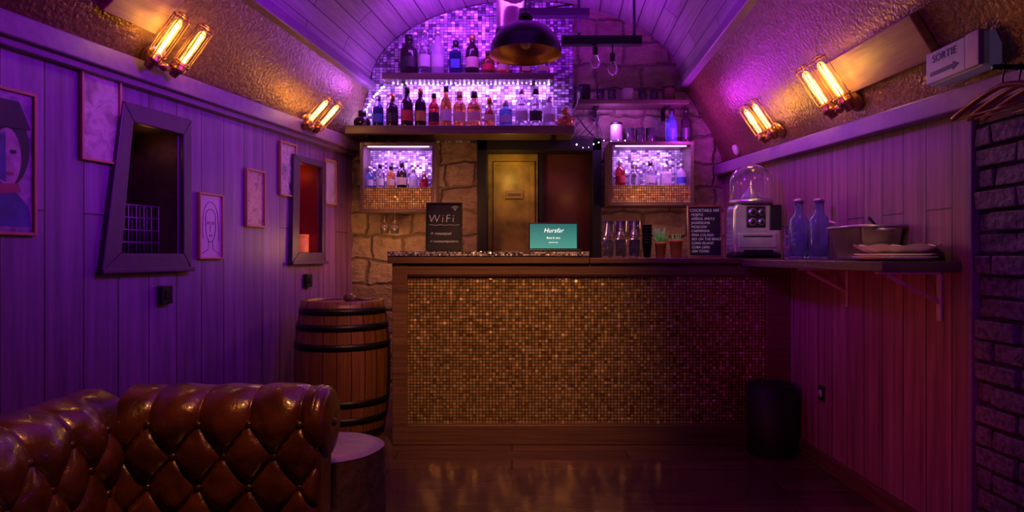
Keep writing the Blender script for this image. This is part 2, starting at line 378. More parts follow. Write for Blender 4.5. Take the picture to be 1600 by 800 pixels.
struct('baseboard_right', MB().box(RX-.025, RX-.001, RE, 3.79, 0, .085), M['darkwood'], bevel=.004)
mb = MB(); lbox(mb, Y0, 4.98, 0, .085, .001, .022); struct('baseboard_left', mb, M['darkwood'])
def board(f, D0, D1, t0, t1, name):
    mb = MB(); mb.hexa([f(D0, t0, .0), f(D1, t0, .0), f(D1, t1, .0), f(D0, t1, .0), f(D0, t0, .035), f(D1, t0, .035), f(D1, t1, .035), f(D0, t1, .035)])
    struct(name, mb, M['beamwood'], bevel=.004)
board(pleft, 2.62, 2.9, .3, .75, 'trim_5'); board(pright, 2.36, 3.2, .2, .42, 'trim_6')
mb = MB(); mb.box(-.27, -.19, 4.93, 5.15, 0, 2.02).box(.62, .69, 4.93, 5.15, 0, 2.02).box(-.27, .69, 4.93, 5.15, 1.93, 2.03)
struct('trim_7', mb, M['blackmatte'], bevel=.006)
mb = MB(); mb.box(-.19, .205, 5.1, 5.14, 0, 1.93)
d1 = struct('door_1', mb, M['doory'])
mb = MB()
for x0, x1, z0, z1 in ((-.15, -.12, .1, 1.84), (.15, .18, .1, 1.84), (-.15, .18, 1.84, 1.87)): mb.box(x0, x1, 5.085, 5.1, z0, z1)
obj('door_moulding', mb, M['doory'], d1, bevel=.004)
mb = MB(); mb.box(-.05, .09, 5.085, 5.1, 1.575, 1.64); pq = obj('plaque', mb, M['beamwood'], d1, bevel=.004)
obj('plaque_lettering', MB().box(-.03, .07, 5.082, 5.086, 1.598, 1.617), M['darkwood'], pq)
mb = MB(); mb.box(.215, .62, 5.1, 5.14, 0, 1.93); d2 = struct('door_2', mb, M['doorr'])
obj('door_rail', MB().box(.215, .245, 5.07, 5.1, 0, 1.93), M['blackmatte'], d2)
mb = MB(); mb.ball((.3, 5.075, 1.0), .022); obj('door_knob', mb, M['brass'], d2)

def window(name, O, I, hole, mat):
    (a0, a1, a2, a3), (b0, b1, b2, b3) = O, I
    mb = MB()
    for p, q, r, s in ((a0, a1, b1, b0), (a1, a2, b2, b1), (a2, a3, b3, b2), (a3, a0, b0, b3)):
        mb.prism([p, q, r, s], lambda u, v, w: Pl(u, v, w), -.01, .03)
    w = struct(name, mb, M['framedark'], bevel=.005)
    mb = MB(); lbox(mb, a0[0]-.008, a1[0]+.008, a0[1]-.008, a0[1]+.016, .0, .045); obj('window_sill', mb, M['framedark'], w, bevel=.005)
    h = hole; mb = MB(); dp = -.32; e = .02
    lbox(mb, h[0]-e, h[1]+e, h[2]-e, h[3]+e, dp-.02, dp); lbox(mb, h[0]-e, h[1]+e, h[2]-e, h[2], dp, -.002); lbox(mb, h[0]-e, h[1]+e, h[3], h[3]+e, dp, -.002)
    lbox(mb, h[0]-e, h[0], h[2], h[3], dp, -.002); lbox(mb, h[1], h[1]+e, h[2], h[3], dp, -.002)
    obj('niche', mb, mat, w)
    return w
window('window_1', ((2.78, 1.05), (3.30, 1.05), (3.30, 1.82), (2.89, 1.82)), ((2.88, 1.132), (3.245, 1.132), (3.245, 1.735), (2.945, 1.735)), holes[0], M['nichewood'])
window('window_2', ((4.165, 1.07), (4.58, 1.07), (4.58, 1.79), (4.19, 1.79)), ((4.25, 1.145), (4.53, 1.145), (4.53, 1.745), (4.265, 1.745)), holes[1], M['nichered'])

# ------------------------------------------------------------------ bottles and glasses
def bottle(loc, r, h, style, g, cap, lab, label, group, name='bottle'):
    t = thing(name, label, 'bottle', loc, group)
    if style == 'tall': prof = [(0, 0), (r*.95, 0), (r, .01), (r, h*.58), (r*.9, h*.66), (r*.42, h*.76), (r*.36, h*.94), (r*.4, h*.95), (0, h*.95)]
    elif style == 'squat': prof = [(0, 0), (r*.95, 0), (r, .01), (r, h*.55), (r*.92, h*.64), (r*.45, h*.72), (r*.38, h*.9), (r*.42, h*.91), (0, h*.91)]
    elif style == 'round': prof = [(0, 0), (r*.6, 0), (r*.92, h*.12), (r, h*.32), (r*.9, h*.5), (r*.5, h*.64), (r*.32, h*.7), (r*.32, h*.9), (0, h*.9)]
    else: prof = [(0, 0), (r*1.25, 0), (r*1.3, .008), (r*1.3, h*.6), (r*1.15, h*.66), (r*.5, h*.7), (r*.42, h*.9), (0, h*.9)]
    sq = style == 'square'
    hb = prof[-1][1]
    b = MB().lathe(prof, loc, 4 if sq else 20, rot=PI/4 if sq else 0)
    if sq:
        for f in b.bm.faces: f.smooth = False
    obj('glass_body', b, M[g], t, bevel=.004 if sq else 0)
    rc = r*.46
    obj('cap', MB().lathe([(0, hb-.025), (rc, hb-.025), (rc, h-.002), (rc*.8, h), (0, h)], loc, 14), M[cap], t)
    if lab:
        z0, z1 = h*.16, h*.42
        if sq:
            obj('label', MB().box(loc[0]-r*.7, loc[0]+r*.7, loc[1]-r*.93-.004, loc[1]-r*.9, loc[2]+z0, loc[2]+z1), M[lab], t)
        elif style == 'round':
            obj('label', MB().lathe([(r*1.0+.001, h*.22), (r*1.0+.003, h*.32), (r*.97+.001, h*.42)], loc, 12, a0=-PI*.85, a1=-PI*.15), M[lab], t)
        else:
            obj('label', MB().lathe([(r+.001, z0), (r+.001, z1)], loc, 16, a0=-PI*.88, a1=-PI*.12), M[lab], t)
    return t
def shelf_bottle(px, ytop, wpx, D, zb, style, g, cap, lab, label, group):
    p = at(px, ytop, D); k = 1/1.3*1.1 if style == 'square' else 1
    return bottle(Vector((p.x, D, zb)), wpx/2000*D*k, p.z-zb, style, g, cap, lab, label, group)
def tumbler(loc, r, h, label, group, mat='g_clear', name='drinking_glass'):
    o = obj(name, MB().lathe([(0, 0), (r*.78, 0), (r*.82, .005), (r, h), (r-.003, h), (r*.78, .014), (0, .012)], loc, 20), M[mat])
    tag(o, label, 'glass', group); return o

def shelf(name, x0, x1, y0, y1, z0, z1, mat, label):
    t = thing(name, label, 'shelf', ((x0+x1)/2, y1, z0))
    obj('board', MB().box(x0, x1, y0, y1, z0, z1), M[mat], t, bevel=.005)
    for x in (x0+.15, x1-.15):
        obj('bracket', MB().prism([(y0+.06, z0), (y1, z0), (y1, z0-.09), (y1-.012, z0-.09), (y1-.012, z0-.012), (y0+.06, z0-.012)], lambda u, v, w: (w, u, v), x-.015, x+.015), M['iron'], t)
    return t
ZT = at(0, 114, 4.83).z
shelf('wall_shelf', -.98, .315, 4.82, 4.963, ZT-.05, ZT, 'shelfwood', 'short upper wooden bottle shelf high on the silver mosaic under the vault')
ZP = at(0, 196, 4.68).z
shelf('wall_shelf', -1.22, .456, 4.67, 4.963, ZP-.062, ZP, 'shelfwood', 'long dark plank shelf across the mosaic, full of dark and amber bottles')
G1 = 'bottles on the top shelf'
for a in [
 (639, 55, 27, 'squat', 'g_dark', 'c_black', 'l_black', 'dark squat bottle at the left end of the top shelf'),
 (663, 46, 20, 'tall', 'g_clear', 'c_silver', 'l_white', 'clear tall bottle right beside the dark squat one on the top shelf'),
 (684, 48, 20, 'tall', 'g_frost', 'c_silver', 'l_white', 'frosted pale bottle on the top shelf, third from the left'),
 (712, 64, 24, 'square', 'g_navy', 'c_black', 'l_blue', 'square blue-black bottle in the middle of the top shelf'),
 (738, 55, 21, 'tall', 'g_dark', 'c_gold', 'l_cream', 'dark tall bottle with a cream label on the top shelf'),
 (763, 80, 20, 'squat', 'g_amber', 'c_black', 'l_red', 'short amber bottle with a red label on the top shelf left of the dome lamp'),
 (786, 82, 20, 'squat', 'g_orange', 'c_gold', 'l_cream', 'short orange bottle on the top shelf partly behind the dome lamp'),
 (822, 90, 22, 'square', 'g_amber', 'c_black', 'l_cream', 'low square bottle with cream label peeping out below the dome lamp'),
 (848, 88, 18, 'squat', 'g_clear', 'c_black', 'l_cream', 'low clear bottle at the right end of the top shelf')]:
    shelf_bottle(a[0], a[1], a[2], 4.89, ZT, a[3], a[4], a[5], a[6], a[7], G1)
G2 = 'bottles on the long plank shelf'
for a in [
 (566, 173, 27, 'round', 'g_dark', 'c_black', None, 'black round squat bottle at the left end of the long shelf'),
 (591, 150, 17, 'tall', 'g_navy', 'c_black', 'l_blue', 'navy bottle second from left on the long shelf'),
 (613, 147, 19, 'squat', 'g_dark', 'c_gold', 'l_black', 'black bottle with gold cap, third from left on the long shelf'),
 (636, 137, 19, 'tall', 'g_dark', 'c_black', 'l_red', 'dark tall bottle with dark red label on the long shelf'),
 (657, 139, 18, 'tall', 'g_dark', 'c_gold', 'l_gold', 'dark bottle with gold label on the long shelf'),
 (678, 146, 17, 'tall', 'g_red', 'c_black', 'l_black', 'red-brown bottle with black label on the long shelf'),
 (697, 135, 17, 'tall', 'g_amber', 'c_black', 'l_white', 'amber tall bottle with white label on the long shelf'),
 (718, 143, 20, 'squat', 'g_orange', 'cork', 'l_cream', 'orange-amber squat bottle with a cork, eighth on the long shelf'),
 (741, 143, 22, 'squat', 'g_orange', 'c_black', 'l_cream', 'bright orange bottle with black cap near the middle of the long shelf'),
 (765, 153, 18, 'round', 'g_amber', 'c_gold', 'l_cream', 'round-shouldered amber bottle with gold cap on the long shelf'),
 (790, 157, 25, 'square', 'g_blue', 'c_silver', 'l_white', 'low square pale blue bottle on the long shelf'),
 (815, 139, 20, 'tall', 'g_clear', 'c_silver', 'l_white', 'clear tall bottle left of the black-labelled clear one on the long shelf'),
 (837, 139, 20, 'tall', 'g_clear', 'c_black', 'l_black', 'clear tall bottle with black label on the long shelf'),
 (858, 151, 19, 'squat', 'g_frost', 'c_silver', 'l_white', 'frosted short bottle second from right on the long shelf'),
 (884, 168, 27, 'round', 'g_amber', 'cork', None, 'amber round squat bottle at the right end of the long shelf')]:
    shelf_bottle(a[0], a[1], a[2], 4.78, ZP, a[3], a[4], a[5], a[6], a[7], G2)
ZS = at(0, 156, 4.78).z
shelf('wall_shelf', .49, 1.32, 4.76, 4.963, ZS-.035, ZS, 'shelfwood', 'thin shelf on the purple stone wall above the right cabinet')
def mug(px, label):
    x = at(px, 0, 4.84).x
    t = thing('mug', label, 'mug', (x, 4.84, ZS))
    obj('cup', MB().lathe([(0, 0), (.04, 0), (.042, .005), (.042, .095), (.038, .095), (.036, .01), (0, .01)], (x, 4.84, ZS), 20), M['white'], t)
    obj('handle', MB().tube([(x+.04, 4.84, ZS+.075), (x+.065, 4.84, ZS+.07), (x+.07, 4.84, ZS+.045), (x+.06, 4.84, ZS+.025), (x+.04, 4.84, ZS+.02)], .006), M['white'], t)
mug(981, 'white mug on the thin shelf above the right cabinet')
for px in (938, 956, 1004, 1022):
    tumbler(Vector((at(px, 0, 4.86).x, 4.86, ZS)), .033, .095, 'clear glass on the thin shelf above the right cabinet', 'glasses on the thin right shelf')
def canister(px, D, zb, r, h, mat, lidm, label, name='canister'):
    x = at(px, 0, D).x; t = thing(name, label, 'jar', (x, D, zb))
    obj('jar_body', MB().lathe([(0, 0), (r*.95, 0), (r, .006), (r, h*.82), (r*.92, h*.86), (0, h*.86)], (x, D, zb), 20), M[mat], t)
    obj('lid', MB().lathe([(0, h*.86), (r*.96, h*.86), (r*.96, h*.96), (r*.3, h), (0, h)], (x, D, zb), 20), M[lidm], t)
canister(912, 4.85, ZS, .05, .13, 'black', 'black', 'dark lidded jar at the left end of the thin right shelf')
canister(1045, 4.85, ZS, .045, .12, 'darkwood', 'iron', 'brown lidded jar toward the right end of the thin right shelf')

def cabinet(x0, x1, z0, z1, zb, label):
    y0, y1 = 4.70, 4.965
    t = thing('wall_cabinet', label, 'cabinet', ((x0+x1)/2, y1, z0)); e = .026
    mb = MB(); mb.box(x0, x0+e, y0, y1, z0, z1).box(x1-e, x1, y0, y1, z0, z1).box(x0+e, x1-e, y0, y1, z1-e, z1).box(x0+e, x1-e, y0, y1, z0, z0+e)
    obj('carcass', mb, M['shelfwood'], t, bevel=.004)
    obj('back_panel', MB().box(x0+e, x1-e, y1-.02, y1-.005, z0+e, z1-e), M['silver_fine'], t)
    obj('inner_shelf', MB().box(x0+e, x1-e, y0+.03, y1-.02, zb-.02, zb), M['shelfwood'], t)
    obj('front_band', MB().box(x0+e, x1-e, y0+.002, y0+.028, z0+e, zb+.004), M['gold_band'], t)
    obj('led_strip', MB().box(x0+.05, x1-.05, y0+.03, y0+.04, z1-e-.005, z1-e), M['ledstrip'], t)
    return t
zc0, zc1 = at(0, 331, 4.7).z, at(0, 222, 4.7).z; zbL = at(0, 294, 4.7).z
cabinet(at(562, 0, 4.7).x, at(680, 0, 4.7).x, zc0, zc1, zbL, 'small open wall cabinet left of the doorway, lit inside, with gold tiled front band')
zd0, zd1 = at(0, 321, 4.7).z, at(0, 221, 4.7).z; zbR = at(0, 290, 4.7).z
cabinet(at(952, 0, 4.7).x, at(1085, 0, 4.7).x, zd0, zd1, zbR, 'small open wall cabinet right of the doorway, lit inside, with gold tiled front band')
G3 = 'bottles in the left wall cabinet'
for a in [
 (577, 260, 15, 'squat', 'g_blue', 'c_silver', 'l_white', 'pale blue bottle at the left end inside the left cabinet'),
 (594, 256, 13, 'tall', 'g_clear', 'c_black', 'l_white', 'clear slim bottle second from left inside the left cabinet'),
 (611, 258, 13, 'tall', 'g_orange', 'c_black', 'l_cream', 'amber slim bottle inside the left cabinet'),
 (628, 252, 16, 'squat', 'g_dark', 'c_black', 'l_cream', 'dark bottle with cream label inside the left cabinet'),
 (646, 262, 14, 'squat', 'g_frost', 'c_silver', 'l_white', 'frosted white bottle inside the left cabinet'),
 (663, 270, 13, 'squat', 'g_red', 'c_gold', 'l_red', 'small red bottle at the right end inside the left cabinet')]:
    shelf_bottle(a[0], a[1], a[2], 4.82, zbL, a[3], a[4], a[5], a[6], a[7], G3)
G4 = 'bottles in the right wall cabinet'
for a in [
 (969, 251, 16, 'tall', 'g_red', 'c_silver', 'l_red', 'red bottle at the left end inside the right cabinet'),
 (991, 254, 20, 'round', 'g_clear', 'c_silver', None, 'round clear bottle second from left inside the right cabinet'),
 (1016, 252, 16, 'tall', 'g_clear', 'c_black', 'l_white', 'clear bottle with white label in the middle of the right cabinet'),
 (1040, 258, 20, 'square', 'g_frost', 'c_silver', 'l_white', 'square frosted bottle inside the right cabinet'),
 (1064, 256, 15, 'tall', 'g_frost', 'c_silver', 'l_blue', 'pale bottle with a blue label at the right end inside the right cabinet')]:
    shelf_bottle(a[0], a[1], a[2], 4.82, zbR, a[3], a[4], a[5], a[6], a[7], G4)
G5 = 'bottles on top of the right cabinet'
shelf_bottle(1049, 170, 18, 4.8, zd1, 'tall', 'g_blue', 'c_black', 'l_blue', 'bright blue bottle standing on top of the right cabinet', G5)
shelf_bottle(1072, 169, 17, 4.8, zd1, 'tall', 'g_dark', 'c_black', 'l_black', 'black bottle beside the blue one on top of the right cabinet', G5)
canister(963, 4.83, zd1, .045, .17, 'white', 'black', 'white canister with black lid on top of the right cabinet')
for i, px in enumerate((984, 1000, 1016)):
    tumbler(Vector((at(px, 0, 4.82).x, 4.82, zd1)), .036, .12, 'upright clear glass in the row on top of the right cabinet', 'glasses on top of the right cabinet')
def stem_glass(px, ztop, D, label, group):
    x = at(px, 0, D).x; r = .034
    o = obj('wine_glass', MB().lathe([(0, 0), (.03, 0), (.03, -.003), (.005, -.008), (.004, -.065), (.02, -.078), (r, -.1), (r*.85, -.155), (r*.8, -.155), (r*.92, -.1), (0, -.075)], (x, D, ztop), 18), M['g_clear'])
    tag(o, label, 'glass', group)
stem_glass(601, zc0+.001, 4.8, 'left one of two stem glasses hanging upside down under the left cabinet', 'stem glasses hanging under the left cabinet')
stem_glass(617, zc0+.001, 4.8, 'right one of two stem glasses hanging upside down under the left cabinet', 'stem glasses hanging under the left cabinet')

def leds(name, pts, n, label, rr=(.004, .008)):
    t = thing(name, label, 'lights', pts[0])
    P = [Vector(p) for p in pts]; seg = [(P[i+1]-P[i]).length for i in range(len(P)-1)]; T = sum(seg)
    obj('wire', MB().tube(P, .003, 6), M['cable'], t)
    mb = MB()
    for k in range(n):
        d = T*(k+.5)/n; i = 0
        while i < len(seg)-1 and d > seg[i]: d -= seg[i]; i += 1
        mb.ball(P[i].lerp(P[i+1], d/seg[i])+Vector((0, -.004, random.uniform(-.006, .006))), random.uniform(*rr), 8)
    obj('diodes', mb, M['led'], t)
leds('light_string', [(-.93, 4.93, ZT-.055), (.3, 4.93, ZT-.055)], 36, 'string of white-violet lights under the top bottle shelf')
leds('light_string', [(-1.17, 4.93, ZP+.02), (-1.15, 4.93, ZP+.13), (-1.08, 4.93, ZP+.25), (-.98, 4.93, ZP+.36)], 18, 'string of white-violet lights curving down beside the left end of the long shelf')
leds('light_string', [(.47, 4.9, ZP-.1), (.56, 4.88, ZP-.13), (.68, 4.74, zd1+.012), (.86, 4.72, zd1+.012)], 9, 'string of white-violet lights on the stone beside the right cabinet', (.002, .005))
mb = MB(); pts = []
for k in range(40):
    a = k*.45; pts.append((.56+.10*math.cos(a)+k*.001, 4.95-.001*k, zd1+.15+.09*math.sin(a*1.3)))
tag(obj('cable', mb.tube(pts, .004, 6), M['cable']), 'tangled black cable hanging on the stone wall above the right cabinet', 'cable')

# ------------------------------------------------------------------ bar
BY = 3.8
bar = thing('bar_counter', 'wide bar counter with a gold mosaic front framed in dark wood', 'bar', (.47, BY, 0))
obj('body', MB().box(-.69, 1.645, BY+.03, BY+.5, .0, 1.075), M['darkwood'], bar)
obj('mosaic_front', MB().box(-.63, 1.52, BY+.012, BY+.03, .11, 1.012), M['gold_mosaic'], bar)
obj('top_rail', MB().box(-.71, 1.645, BY-.01, BY+.03, 1.006, 1.075), M['darkwood'], bar, bevel=.005)
obj('bottom_rail', MB().box(-.71, 1.645, BY-.01, BY+.03, .0, .12), M['darkwood'], bar, bevel=.005)
obj('stile', MB().box(-.71, -.62, BY-.012, BY+.5, .0, 1.075), M['darkwood'], bar, bevel=.005)
obj('stile', MB().box(1.51, 1.645, BY-.012, BY+.03, .12, 1.006), M['darkwood'], bar, bevel=.005)
for z in (1.0, .116): obj('bead', MB().box(-.62, 1.51, BY-.004, BY+.02, z, z+.01), M['darkwood'], bar)
ct = thing('countertop', 'raised left bar top with a glittering silver mosaic edge', 'countertop', (-.13, BY, 1.08))
obj('slab', MB().box(-.735, .455, BY-.03, BY+.52, 1.075, 1.147), M['darkwood'], ct, bevel=.004)
obj('mosaic_edge', MB().box(-.735, .455, BY-.036, BY-.028, 1.120, 1.147), M['edge_mosaic'], ct)
ZC = 1.147; ZD = 1.108
tag(obj('countertop', MB().box(.46, 1.645, BY-.03, BY+.52, 1.076, ZD), M['darkwood'], bevel=.004), 'lower dark right bar top carrying glasses, menu board and machine', 'countertop')

def chalkboard(name, x0, x1, y, zb, zt, fm, label, lean=.08):
    t = thing(name, label, 'sign', ((x0+x1)/2, y, zb)); dz = zt-zb
    def q(u, v, w): return Vector((x0+(x1-x0)*u, y+w+(v*dz)*math.tan(lean), zb+.004+v*dz))
    def slab(mb, u0, u1, v0, v1, w0, w1): return mb.hexa([q(u0, v0, w0), q(u1, v0, w0), q(u1, v0, w1), q(u0, v0, w1), q(u0, v1, w0), q(u1, v1, w0), q(u1, v1, w1), q(u0, v1, w1)])
    obj('board', slab(MB(), .03, .97, .03, .97, 0, .008), M['chalk'], t)
    mb = MB(); slab(mb, 0, .05, 0, 1, -.008, .012); slab(mb, .95, 1, 0, 1, -.008, .012); slab(mb, .05, .95, 0, .035, -.008, .012); slab(mb, .05, .95, .965, 1, -.008, .012)
    obj('frame', mb, M[fm], t, bevel=.002)
    obj('foot', MB().box(x0+.02, x1-.02, y-.01, y+.07, zb, zb+.012), M[fm], t)
    return t, q
t, q = chalkboard('wifi_sign', at(665, 0, 4.0).x, at(722, 0, 4.0).x, 4.0, ZC, at(0, 317, 4.0).z, 'blackmatte', 'black chalkboard sign reading WiFi on the left bar top')
text('lettering', 'WiFi', .07, M['chalkink'], t, facing(q(.42, .66, -.003), -.08), shear=.1, thin=.022, sp=1.25)
mb = MB()
for k in (1, 2, 3):
    mb.tube([q(.8+.04*k*math.sin(a), .84+.028*k*math.cos(a), -.003) for a in [-.8+.2*j for j in range(9)]], .0011, 5)
mb.ball(q(.8, .845, -.003), .003, 8); obj('wifi_symbol', mb, M['chalkink'], t)
text('lettering', '→ roseatpad', .026, M['chalkink'], t, facing(q(.1, .36, -.003), -.08), 'LEFT', shear=.2, thin=.01)
text('lettering', '→ roseatpalapostore', .021, M['chalkink'], t, facing(q(.1, .2, -.003), -.08), 'LEFT', shear=.2, thin=.01)
obj('chalk_line', MB().tube([q(.08+.84*k/12, .535+.008*math.sin(k*1.7), -.002) for k in range(13)], .0011, 5), M['chalkink'], t)
t, q = chalkboard('menu_board', at(1077, 0, 4.05).x, at(1131, 0, 4.05).x, 4.07, ZD, at(0, 321, 4.05).z, 'menuframe', 'chalkboard cocktail menu in a brown frame beside the dome machine')
text('lettering', 'COCKTAILS 10€', .026, M['chalkink'], t, facing(q(.5, .9, -.003), -.08))
for i, s in enumerate(['MOJITO', 'APEROL SPRITZ', 'JAGERBOMB', 'MOSCOW', 'CAIPIRINHA', 'PINA COLADA', 'SEX ON THE BEACH', 'LONG ISLAND', 'CUBA LIBRE', 'GIN TONIC']):
    text('lettering', s, .0215, M['chalkink'], t, facing(q(.1, .815-.078*i, -.003), -.08), 'LEFT', shear=.1)
m, tr, p = nt('laptop_screen'); g = tr.nodes.new('ShaderNodeTexCoord'); sp = tr.nodes.new('ShaderNodeSeparateXYZ'); r = tr.nodes.new('ShaderNodeValToRGB')
tr.links.new(g.outputs['Generated'], sp.inputs[0]); tr.links.new(sp.outputs[2], r.inputs[0]); r.color_ramp.elements[0].color = (.06, .30, .24, 1); r.color_ramp.elements[1].color = (.012, .13, .13, 1)
tr.links.new(r.outputs[0], p.inputs['Emission Color']); p.inputs['Emission Strength'].default_value = 1.0; p.inputs['Base Color'].default_value = (.01, .05, .05, 1)
M['screen'] = m; M['screenwhite'] = pmat('screen_text', (.9, .9, .9), .5, emit=(.95, 1, 1), es=1.1)
lx0, lx1 = at(828, 0, 4.1).x, at(901, 0, 4.1).x; zt = at(0, 350, 4.1).z
t = thing('laptop', 'open laptop with a glowing green screen on the bar top', 'laptop', ((lx0+lx1)/2, 4.0, ZC))
obj('base', MB().box(lx0-.01, lx1+.01, 3.9, 4.09, ZC, ZC+.014), M['black'], t, bevel=.004)
obj('bezel', MB().box(lx0-.008, lx1+.008, 4.093, 4.103, ZC+.008, zt+.008), M['black'], t, bevel=.003)
obj('screen', MB().box(lx0, lx1, 4.0905, 4.0925, ZC+.022, zt), M['screen'], t)
xm = (lx0+lx1)/2; zh = zt-ZC
text('lettering', 'Hursfar', .040, M['screenwhite'], t, facing((xm, 4.089, ZC+zh*.76)), shear=.3, thin=.004, sp=1.02)
text('lettering', 'Beca la vaca', .018, M['screenwhite'], t, facing((xm, 4.089, ZC+zh*.5)))
text('lettering', 'conectate aqui', .010, M['screenwhite'], t, facing((xm, 4.089, ZC+zh*.34)))
gg = 'stacked glasses on the bar top'
for c, px in enumerate((950, 970, 991)):
    for lv in range(2):
        tumbler(Vector((at(px, 0, 4.05).x, 4.05, ZD+lv*.116)), .037, .115, 'clear tumbler in the two-high cluster on the bar top left of the black cups', gg)
for k in range(7):
    x = at(1011, 0, 4.05).x
    o = obj('plastic_cup', MB().lathe([(0, 0), (.022, 0), (.031, .1), (.0325, .1), (.0325, .096)], (x, 4.05, ZD+.018*k+.001), 18), M['black'])
    tag(o, 'black cup in the single nested stack beside the potted plant', 'cup', 'stacked black cups')
x = at(1031, 0, 4.02).x; y = 4.0
t = thing('potted_plant', 'small spiky green plant in a terracotta pot on the bar top', 'plant', (x, y, ZD))
obj('pot', MB().lathe([(0, 0), (.027, 0), (.036, .085), (.039, .085), (.039, .1), (.033, .1), (.031, .085), (0, .085)], (x, y, ZD), 20), M['terracotta'], t)
obj('soil', MB().lathe([(.031, .086), (0, .09)], (x, y, ZD), 16), M['soil'], t)
mb = MB()
for k in range(44):
    a = k*2.4; s = .01+.045*random.random(); h = .06+.06*random.random()
    p0 = Vector((x+.012*math.cos(a), y+.012*math.sin(a), ZD+.085)); p1 = p0+Vector((s*math.cos(a), s*math.sin(a), h))
    mb.lathe([(.001, 0), (.010, h*.45), (0, h)], p0, 6, p1-p0)
obj('leaves', mb, M['leaf'], t)
x = at(1055, 0, 4.02).x
t = thing('red_pot', 'small red pot with a rim beside the potted plant on the bar top', 'pot', (x, y, ZD))
obj('pot', MB().lathe([(0, 0), (.03, 0), (.04, .1), (.043, .1), (.043, .115), (.037, .115), (.034, .02), (0, .02)], (x, y, ZD), 20), M['terracotta'], t)
for k in range(5):
    a = k*1.25; obj('straw', MB().cyl((x+.012*math.cos(a), y+.012*math.sin(a), ZD+.022), (x+.028*math.cos(a), y+.028*math.sin(a), ZD+.15), .003, 6), M['leaf'], t)

# machine with glass dome
mx, my = 1.462, 3.885; w, d = .142, .07; zb = ZD
t = thing('drink_machine', 'silver countertop machine with a clear glass dome on top', 'machine', (mx, my, zb))
obj('base', MB().box(mx-w, mx+w, my-d-.01, my+d, zb, zb+.03), M['black'], t, bevel=.01)
zt2 = at(0, 318, 3.82).z
obj('body', MB().prism([(mx-w*.95, zb+.03), (mx+w*.95, zb+.03), (mx+w, zb+.08), (mx+w*.97, zt2-.03), (mx+w*.85, zt2), (mx-w*.85, zt2), (mx-w*.97, zt2-.03), (mx-w, zb+.08)], lambda u, v, q_: (u, q_, v), my-d, my+d), M['steelbrushed'], t, bevel=.012)
obj('front_panel', MB().box(mx-w*.8, mx+w*.8, my-d-.008, my-d+.004, zb+.06, zb+.15), M['steelbrushed'], t, bevel=.006)
obj('panel_slot', MB().box(mx-w*.6, mx+w*.6, my-d-.010, my-d-.004, zb+.125, zb+.133), M['black'], t)
obj('dial_panel', MB().box(mx-.066, mx+.05, my-d-.006, my-d+.004, zt2-.145, zt2-.018), M['black'], t, bevel=.012)
obj('side_cover', MB().box(mx+w*.5, mx+w+.004, my-d-.004, my+d-.02, zb+.165, zt2-.006), M['black'], t, bevel=.006)
for dz in (.052, .11):
    gz = zt2-dz
    for xo, rr in ((-.032, .024), (.022, .02)):
        k = obj('dial', MB().cyl((mx+xo, my-d-.016, gz), (mx+xo, my-d-.004, gz), rr, 20), M['steel'], t)
        obj('dial_face', MB().cyl((mx+xo, my-d-.018, gz), (mx+xo, my-d-.015, gz), rr*.62, 20), M['black'], k)
obj('drip_tray', MB().box(mx-w*.6, mx+w*.6, my-d-.03, my-d-.006, zb+.012, zb+.05), M['black'], t, bevel=.004)
obj('dome_collar', MB().lathe([(0, 0), (.128, 0), (.128, .02), (.124, .026), (0, .026)], (mx-.012, my, zt2), 32), M['steel'], t)
mxd = mx-.012; DR = .125
dp_ = [(DR*math.cos(PI/2*k/9) if k < 9 else 0, .13+.112*math.sin(PI/2*k/9)) for k in range(10)]
inn = [((DR-.003)*math.cos(PI/2*k/9) if k < 9 else 0, .13+.109*math.sin(PI/2*k/9)) for k in range(10)][::-1]
obj('glass_dome', MB().lathe([(DR, .026)]+dp_, (mxd, my, zt2), 32).lathe(inn+[(DR-.003, .026)], (mxd, my, zt2), 32), M['g_clear'], t, recalc=False)
obj('juicer_cone', MB().lathe([(0, .026), (.06, .03), (.055, .05), (.02, .09), (.008, .11), (0, .112)], (mxd, my, zt2), 18), M['steel'], t)

# wall counter on the right
ws = thing('wall_counter', 'dark live-edge shelf counter along the right wall on white brackets', 'shelf', (RX, 3.0, 1.05))
def edge(D): return 1.35+.012*math.sin(D*9)+.006*math.sin(D*23)
n = 24; E = [2.345+(3.765-2.345)*i/n for i in range(n+1)]
poly = [(edge(D), D) for D in E]+[(RX-.003, 3.765), (RX-.003, 2.345)]
obj('board', MB().prism(poly, lambda u, v, q_: (u, v, q_), 1.06, 1.10), M['shelfwood'], ws, bevel=.004)
for D, hw in ((2.46, .012), (3.14, .008)):
    mb = MB(); mb.box(RX-.012, RX-.002, D-hw, D+hw, .87, 1.06).box(1.40, RX-.002, D-hw, D+hw, 1.050, 1.06)
    mb.hexa([(1.44, D-.005, 1.04), (1.452, D-.005, 1.05), (RX-.01, D-.005, .948), (RX-.012, D-.005, .936), (1.44, D+.005, 1.04), (1.452, D+.005, 1.05), (RX-.01, D+.005, .948), (RX-.012, D+.005, .936)])
    obj('bracket', mb, M['whitemetal'], ws, bevel=.002)
ZW = 1.101
for lv in range(3):
    tumbler(Vector((1.545, 3.56, ZW+.061*lv)), .035, .06, 'small clear glass in the short stack beside the carafes on the right shelf', 'short glasses beside the carafes')
